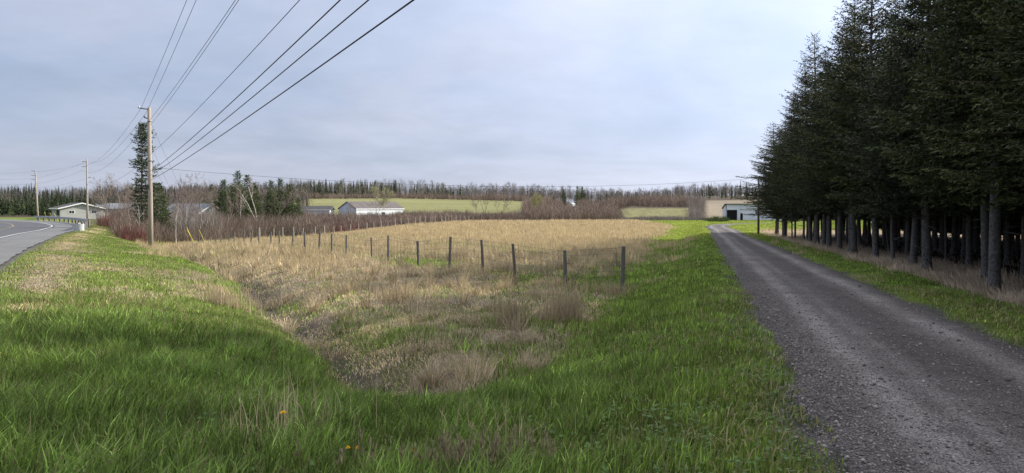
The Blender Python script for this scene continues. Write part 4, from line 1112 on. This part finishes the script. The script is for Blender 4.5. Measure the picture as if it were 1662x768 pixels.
# white shed
x, y, z = P(514, 188)
z = EYE - (357 - HY) * 188 / F
e = empty('shed', (x, y, z), R(2), 'long low white shed with dark roof, left of the gabled barn', 'shed')
MB().box(-5.5, 0, -1, 3.4, 5, 2.75).build('wall', M['white_metal'], e)
MB().add([(-5.9,-.4,2.7),(3.8,-.4,2.7),(3.8,5.4,2.7),(-5.9,5.4,2.7),(-5.9,2.5,3.75),(3.8,2.5,3.75)], [(0,1,2,3),(0,4,5,1),(1,5,2),(2,5,4,3),(3,4,0)]).build('roof', M['roof_dark'], e)
MB().box(3.2, -.06, -1, 3.46, -.005, 2.68).build('corner_trim', M['trim'], e)
MB().box(-5.9, -.46, 2.55, 3.8, -.405, 2.74).build('fascia', M['trim'], e)
# gabled barn
Yb = 190; xb = (578 - CX) / F * Yb; zb = EYE - (357 - HY) * Yb / F
rz_ = R(-37); W = 7.2
e = gable((xb - math.cos(rz_) * W / 2, Yb - math.sin(rz_) * W / 2, zb), rz_, W, 17.5, 3.0, 4.85, M['grey_shade_metal'], M['roof_brown'], 'pale gabled barn with brown roof behind the brush', .25, 'barn', 'barn', trim=False)  # gable's shade is in this bluer, darker siding colour
MB().box(W / 2 + .25, -.25, 2.80, W / 2 + .31, 17.75, 3.0).build('fascia', M['trim'], e)
MB().box(W / 2 + .01, .02, -1, W / 2 + .05, 17.4, 2.8).build('sunlit_side', M['pale_metal'], e)  # paler sheet over the long wall, sunlight painted into its colour
MB().box(W / 2 + .055, .1, -1, W / 2 + .08, .4, 2.75).build('corner_trim', M['trim'], e)
MB().box(W / 2 + .055, 9.2, .8, W / 2 + .09, 10.4, 2.0).build('window', M['glass'], e)
# machine shed at the end of the driveway
Yb = 168; zb = EYE - (357.2 - HY) * Yb / F; x0 = (1178 - CX) / F * Yb; s_ = Yb / F
e = empty('machine_shed', (x0, Yb, zb), R(-14), 'long pale blue machine shed with dark doorway at the driveway end', 'shed')
L = (1284 - 1178) * s_; h = (357 - 331.5) * s_
MB().add([(0,0,-1),(L,0,-1),(L,16,-1),(0,16,-1),(0,0,h),(L,0,h),(L,16,h-1.1),(0,16,h-1.1)], [(0,1,5,4),(1,2,6,5),(2,3,7,6),(3,0,4,7)]).build('wall', M['white_metal'], e)
MB().add([(-.25,-.3,h),(L+.25,-.3,h),(L+.25,16.3,h-1.12),(-.25,16.3,h-1.12),(-.25,-.3,h+.14),(L+.25,-.3,h+.14),(L+.25,16.3,h-.98),(-.25,16.3,h-.98)], [(0,1,2,3),(4,7,6,5),(0,4,5,1),(1,5,6,2),(2,6,7,3),(3,7,4,0)]).build('roof', M['roof_dark'], e)
d0, d1 = (1179.5 - 1178) * s_, (1195.5 - 1178) * s_
f = MB().box(d0 - .1, -.05, -.3, d1 + .1, -.004, 2.55).build('big_door', M['white_metal'], e)
MB().box(d0, -.075, -.3, d1, -.052, 2.42).build('shade_panel', M['inside_shade'], f)  # flat panel, no hole: the doorway's inner shade is its colour
f = MB().box(3.15, -.05, -.3, 4.0, -.004, 1.72).build('door', M['trim'], e)
MB().box(3.28, -.075, -.3, 3.87, -.052, 1.62).build('shade_panel', M['inside_shade'], f)  # small doorway's shade, likewise a dark flat panel
MB().box(.0, -.03, -1, .16, -.006, h - .02).build('corner_trim', M['roof_dark'], e)
# tiny white shed far off
x, y, z = P(926, 308)
zz = z + .1
e = gable((x, y, max(z, zz - .2)), R(-30), 2.0, 2.6, .9, 1.4, M['pale_metal'], M['white_metal'], 'tiny white shed far off in the brush below dark spruces', .12, 'shed', 'small_shed', trim=False)
MB().box(-.3, -.03, 0, .3, -.005, .85).build('door', M['grey_shade_metal'], e)

# ------------------------------------------------------------------ small things in the near grass
M['petal'] = plain('dandelion_yellow', (.85, .55, .01), (.75, .42, .01), 30, .6)
M['stem'] = plain('dandelion_stem', (.12, .2, .05), (.09, .15, .04), 10, .6)
def dandelion(px, Yd, label, h=.2, r=.022):
    x, y, z = P(px, Yd); e = empty('dandelion', (x, y, z), 0, label, 'flower', 'dandelions in the near grass')
    MB().tube([(0, 0, 0), (.01, 0, h * .5), (.015, -.01, h)], [.004, .0035, .003], 6).build('stem', M['stem'], e)
    mb = MB()
    for ring in range(4):
        n = 16 - ring * 2
        for k in range(n):
            a = 6.283 * k / n + ring; rr_ = r * (1 - ring * .2); zz_ = h + .002 + ring * .004; u = np.array([math.cos(a), math.sin(a)]); w = np.array([-u[1], u[0]]) * .0035
            c0 = np.array([.015, -.01])
            mb.add([(*(c0 + u * .002 - w), zz_), (*(c0 + u * .002 + w), zz_), (*(c0 + u * rr_ + w), zz_ + .006), (*(c0 + u * rr_ - w), zz_ + .006)], [(0, 1, 2, 3)])
    mb.build('bloom', M['petal'], e)
dandelion(457, 5.3, 'yellow dandelion bloom in the lush grass left of centre', .3, .026)
dandelion(562, 4.75, 'small yellow dandelion at the bottom edge, left of another', .2, .015)
dandelion(577, 4.75, 'small yellow dandelion at the bottom edge, right of another', .2, .013)
dandelion(667, 4.75, 'tiny yellow dandelion at the bottom edge in the middle', .2, .009)
# rotten plank at the head of the ditch
x, y, z = P(640, 9.7)
mb = MB(); mb.tube([(-.3, .0, .0), (-.16, .02, .045), (-.02, .0, .03), (.12, .03, .05), (.28, -.03, .01)], [.02, .042, .036, .04, .018], 7); mb.tube([(.05, .02, .04), (.16, .1, .13), (.2, .14, .16)], [.018, .012, .005], 5); ob = mb.build('log', M['post_wood'])
ob.location = (x, y, z + .03); tag(ob, 'dark rotten log lying at the head of the ditch', 'log')

# ------------------------------------------------------------------ sky, sun, camera
w = bpy.data.worlds.new('World'); scene.world = w; w.use_nodes = True
t = w.node_tree; bg = t.nodes['Background']; bg.inputs['Strength'].default_value = .12
sk = t.nodes.new('ShaderNodeTexSky'); sk.sky_type = 'NISHITA'; sk.sun_disc = False; sk.sun_elevation = SUN_EL; sk.sun_rotation = SUN_AZ; sk.air_density = 1.2; sk.dust_density = 1.5
tc = t.nodes.new('ShaderNodeTexCoord'); gen = tc.outputs['Generated']
sep = t.nodes.new('ShaderNodeSeparateXYZ'); t.links.new(gen, sep.inputs[0])
def MA(op, a, b=None, c=None, clamp=False):
    n = t.nodes.new('ShaderNodeMath'); n.operation = op; n.use_clamp = clamp
    for i, v_ in enumerate((a, b, c)):
        if v_ is None: continue
        if isinstance(v_, bpy.types.NodeSocket): t.links.new(v_, n.inputs[i])
        else: n.inputs[i].default_value = v_
    return n.outputs[0]
zc_ = MA('ADD', MA('MAXIMUM', sep.outputs[2], 0), .16)
cmb = t.nodes.new('ShaderNodeCombineXYZ'); t.links.new(MA('DIVIDE', sep.outputs[0], zc_), cmb.inputs[0]); t.links.new(MA('DIVIDE', sep.outputs[1], zc_), cmb.inputs[1])
nA = noise(t, .55, 7, .55, cmb.outputs[0]); nA.inputs['Distortion'].default_value = .4
nB = noise(t, 2.1, 6, .6, cmb.outputs[0])
dotn = t.nodes.new('ShaderNodeVectorMath'); dotn.operation = 'DOT_PRODUCT'; t.links.new(gen, dotn.inputs[0]); dotn.inputs[1].default_value = tuple(SUN)
sd_ = MA('MAXIMUM', dotn.outputs['Value'], 0)
up = MA('MAXIMUM', sep.outputs[2], 0)
glow = MA('ADD', MA('MULTIPLY', MA('POWER', sd_, 2.0), .72), MA('MULTIPLY', MA('POWER', sd_, 20), 1.0))
lum = MA('ADD', MA('ADD', MA('ADD', .55, MA('MULTIPLY', MA('POWER', up, 2), 1.1)), glow), MA('MULTIPLY', MA('SUBTRACT', nB.outputs[0], .5), .2))
# thin cloud sheet: pale, a little darker and bluer where thick
cr = ramp(t, nA.outputs[0], (2.6, 3.35, 5.1), (4.55, 4.98, 6.2), .36, .66)
vm = t.nodes.new('ShaderNodeVectorMath'); vm.operation = 'SCALE'; t.links.new(cr.outputs[0], vm.inputs[0]); t.links.new(lum, vm.inputs['Scale'])
cov = ramp(t, nA.outputs[0], (.88,) * 3, (.98,) * 3, .3, .6)
wh = t.nodes.new('ShaderNodeVectorMath'); wh.operation = 'SCALE'; wh.inputs[0].default_value = (5.4, 5.35, 5.3); t.links.new(lum, wh.inputs['Scale'])
hz = t.nodes.new('ShaderNodeVectorMath'); hz.operation = 'SCALE'; hz.inputs[0].default_value = (5.0, 5.2, 5.9); t.links.new(lum, hz.inputs['Scale'])
cl1 = mixc(t, MA('MULTIPLY', MA('POWER', up, 1.6), .9), vm.outputs[0], wh.outputs[0])
cl2 = mixc(t, MA('MULTIPLY', MA('POWER', MA('SUBTRACT', 1.0, up), 9), .6), cl1, hz.outputs[0])
mx = mixc(t, cov.outputs[0], sk.outputs[0], cl2)
t.links.new(mx, bg.inputs['Color'])

sl = bpy.data.lights.new('sun', 'SUN'); sl.energy = 4.8; sl.angle = R(.8); sl.color = (1, .93, .82)
so = bpy.data.objects.new('sun', sl); COL.objects.link(so)
from mathutils import Vector
so.rotation_euler = Vector((-SUN[0], -SUN[1], -SUN[2])).to_track_quat('-Z', 'Y').to_euler()
so.location = (30, 10, 40)

cam = bpy.data.cameras.new('camera'); co = bpy.data.objects.new('camera', cam); COL.objects.link(co)
co.location = (0, 0, EYE); co.rotation_euler = (R(90), 0, 0)
cam.sensor_width = 36; cam.lens = F / 1662 * 36; cam.shift_y = -(384 - HY) / 1662; cam.clip_start = .05; cam.clip_end = 6000
scene.camera = co
scene.view_settings.view_transform = 'Standard'; scene.view_settings.look = 'None'; scene.view_settings.exposure = 0.88; scene.view_settings.gamma = 1
scene.render.engine = 'CYCLES'
scene.cycles.max_bounces = 6; scene.cycles.diffuse_bounces = 3; scene.cycles.glossy_bounces = 2; scene.cycles.transmission_bounces = 3
scene.cycles.use_denoising = True
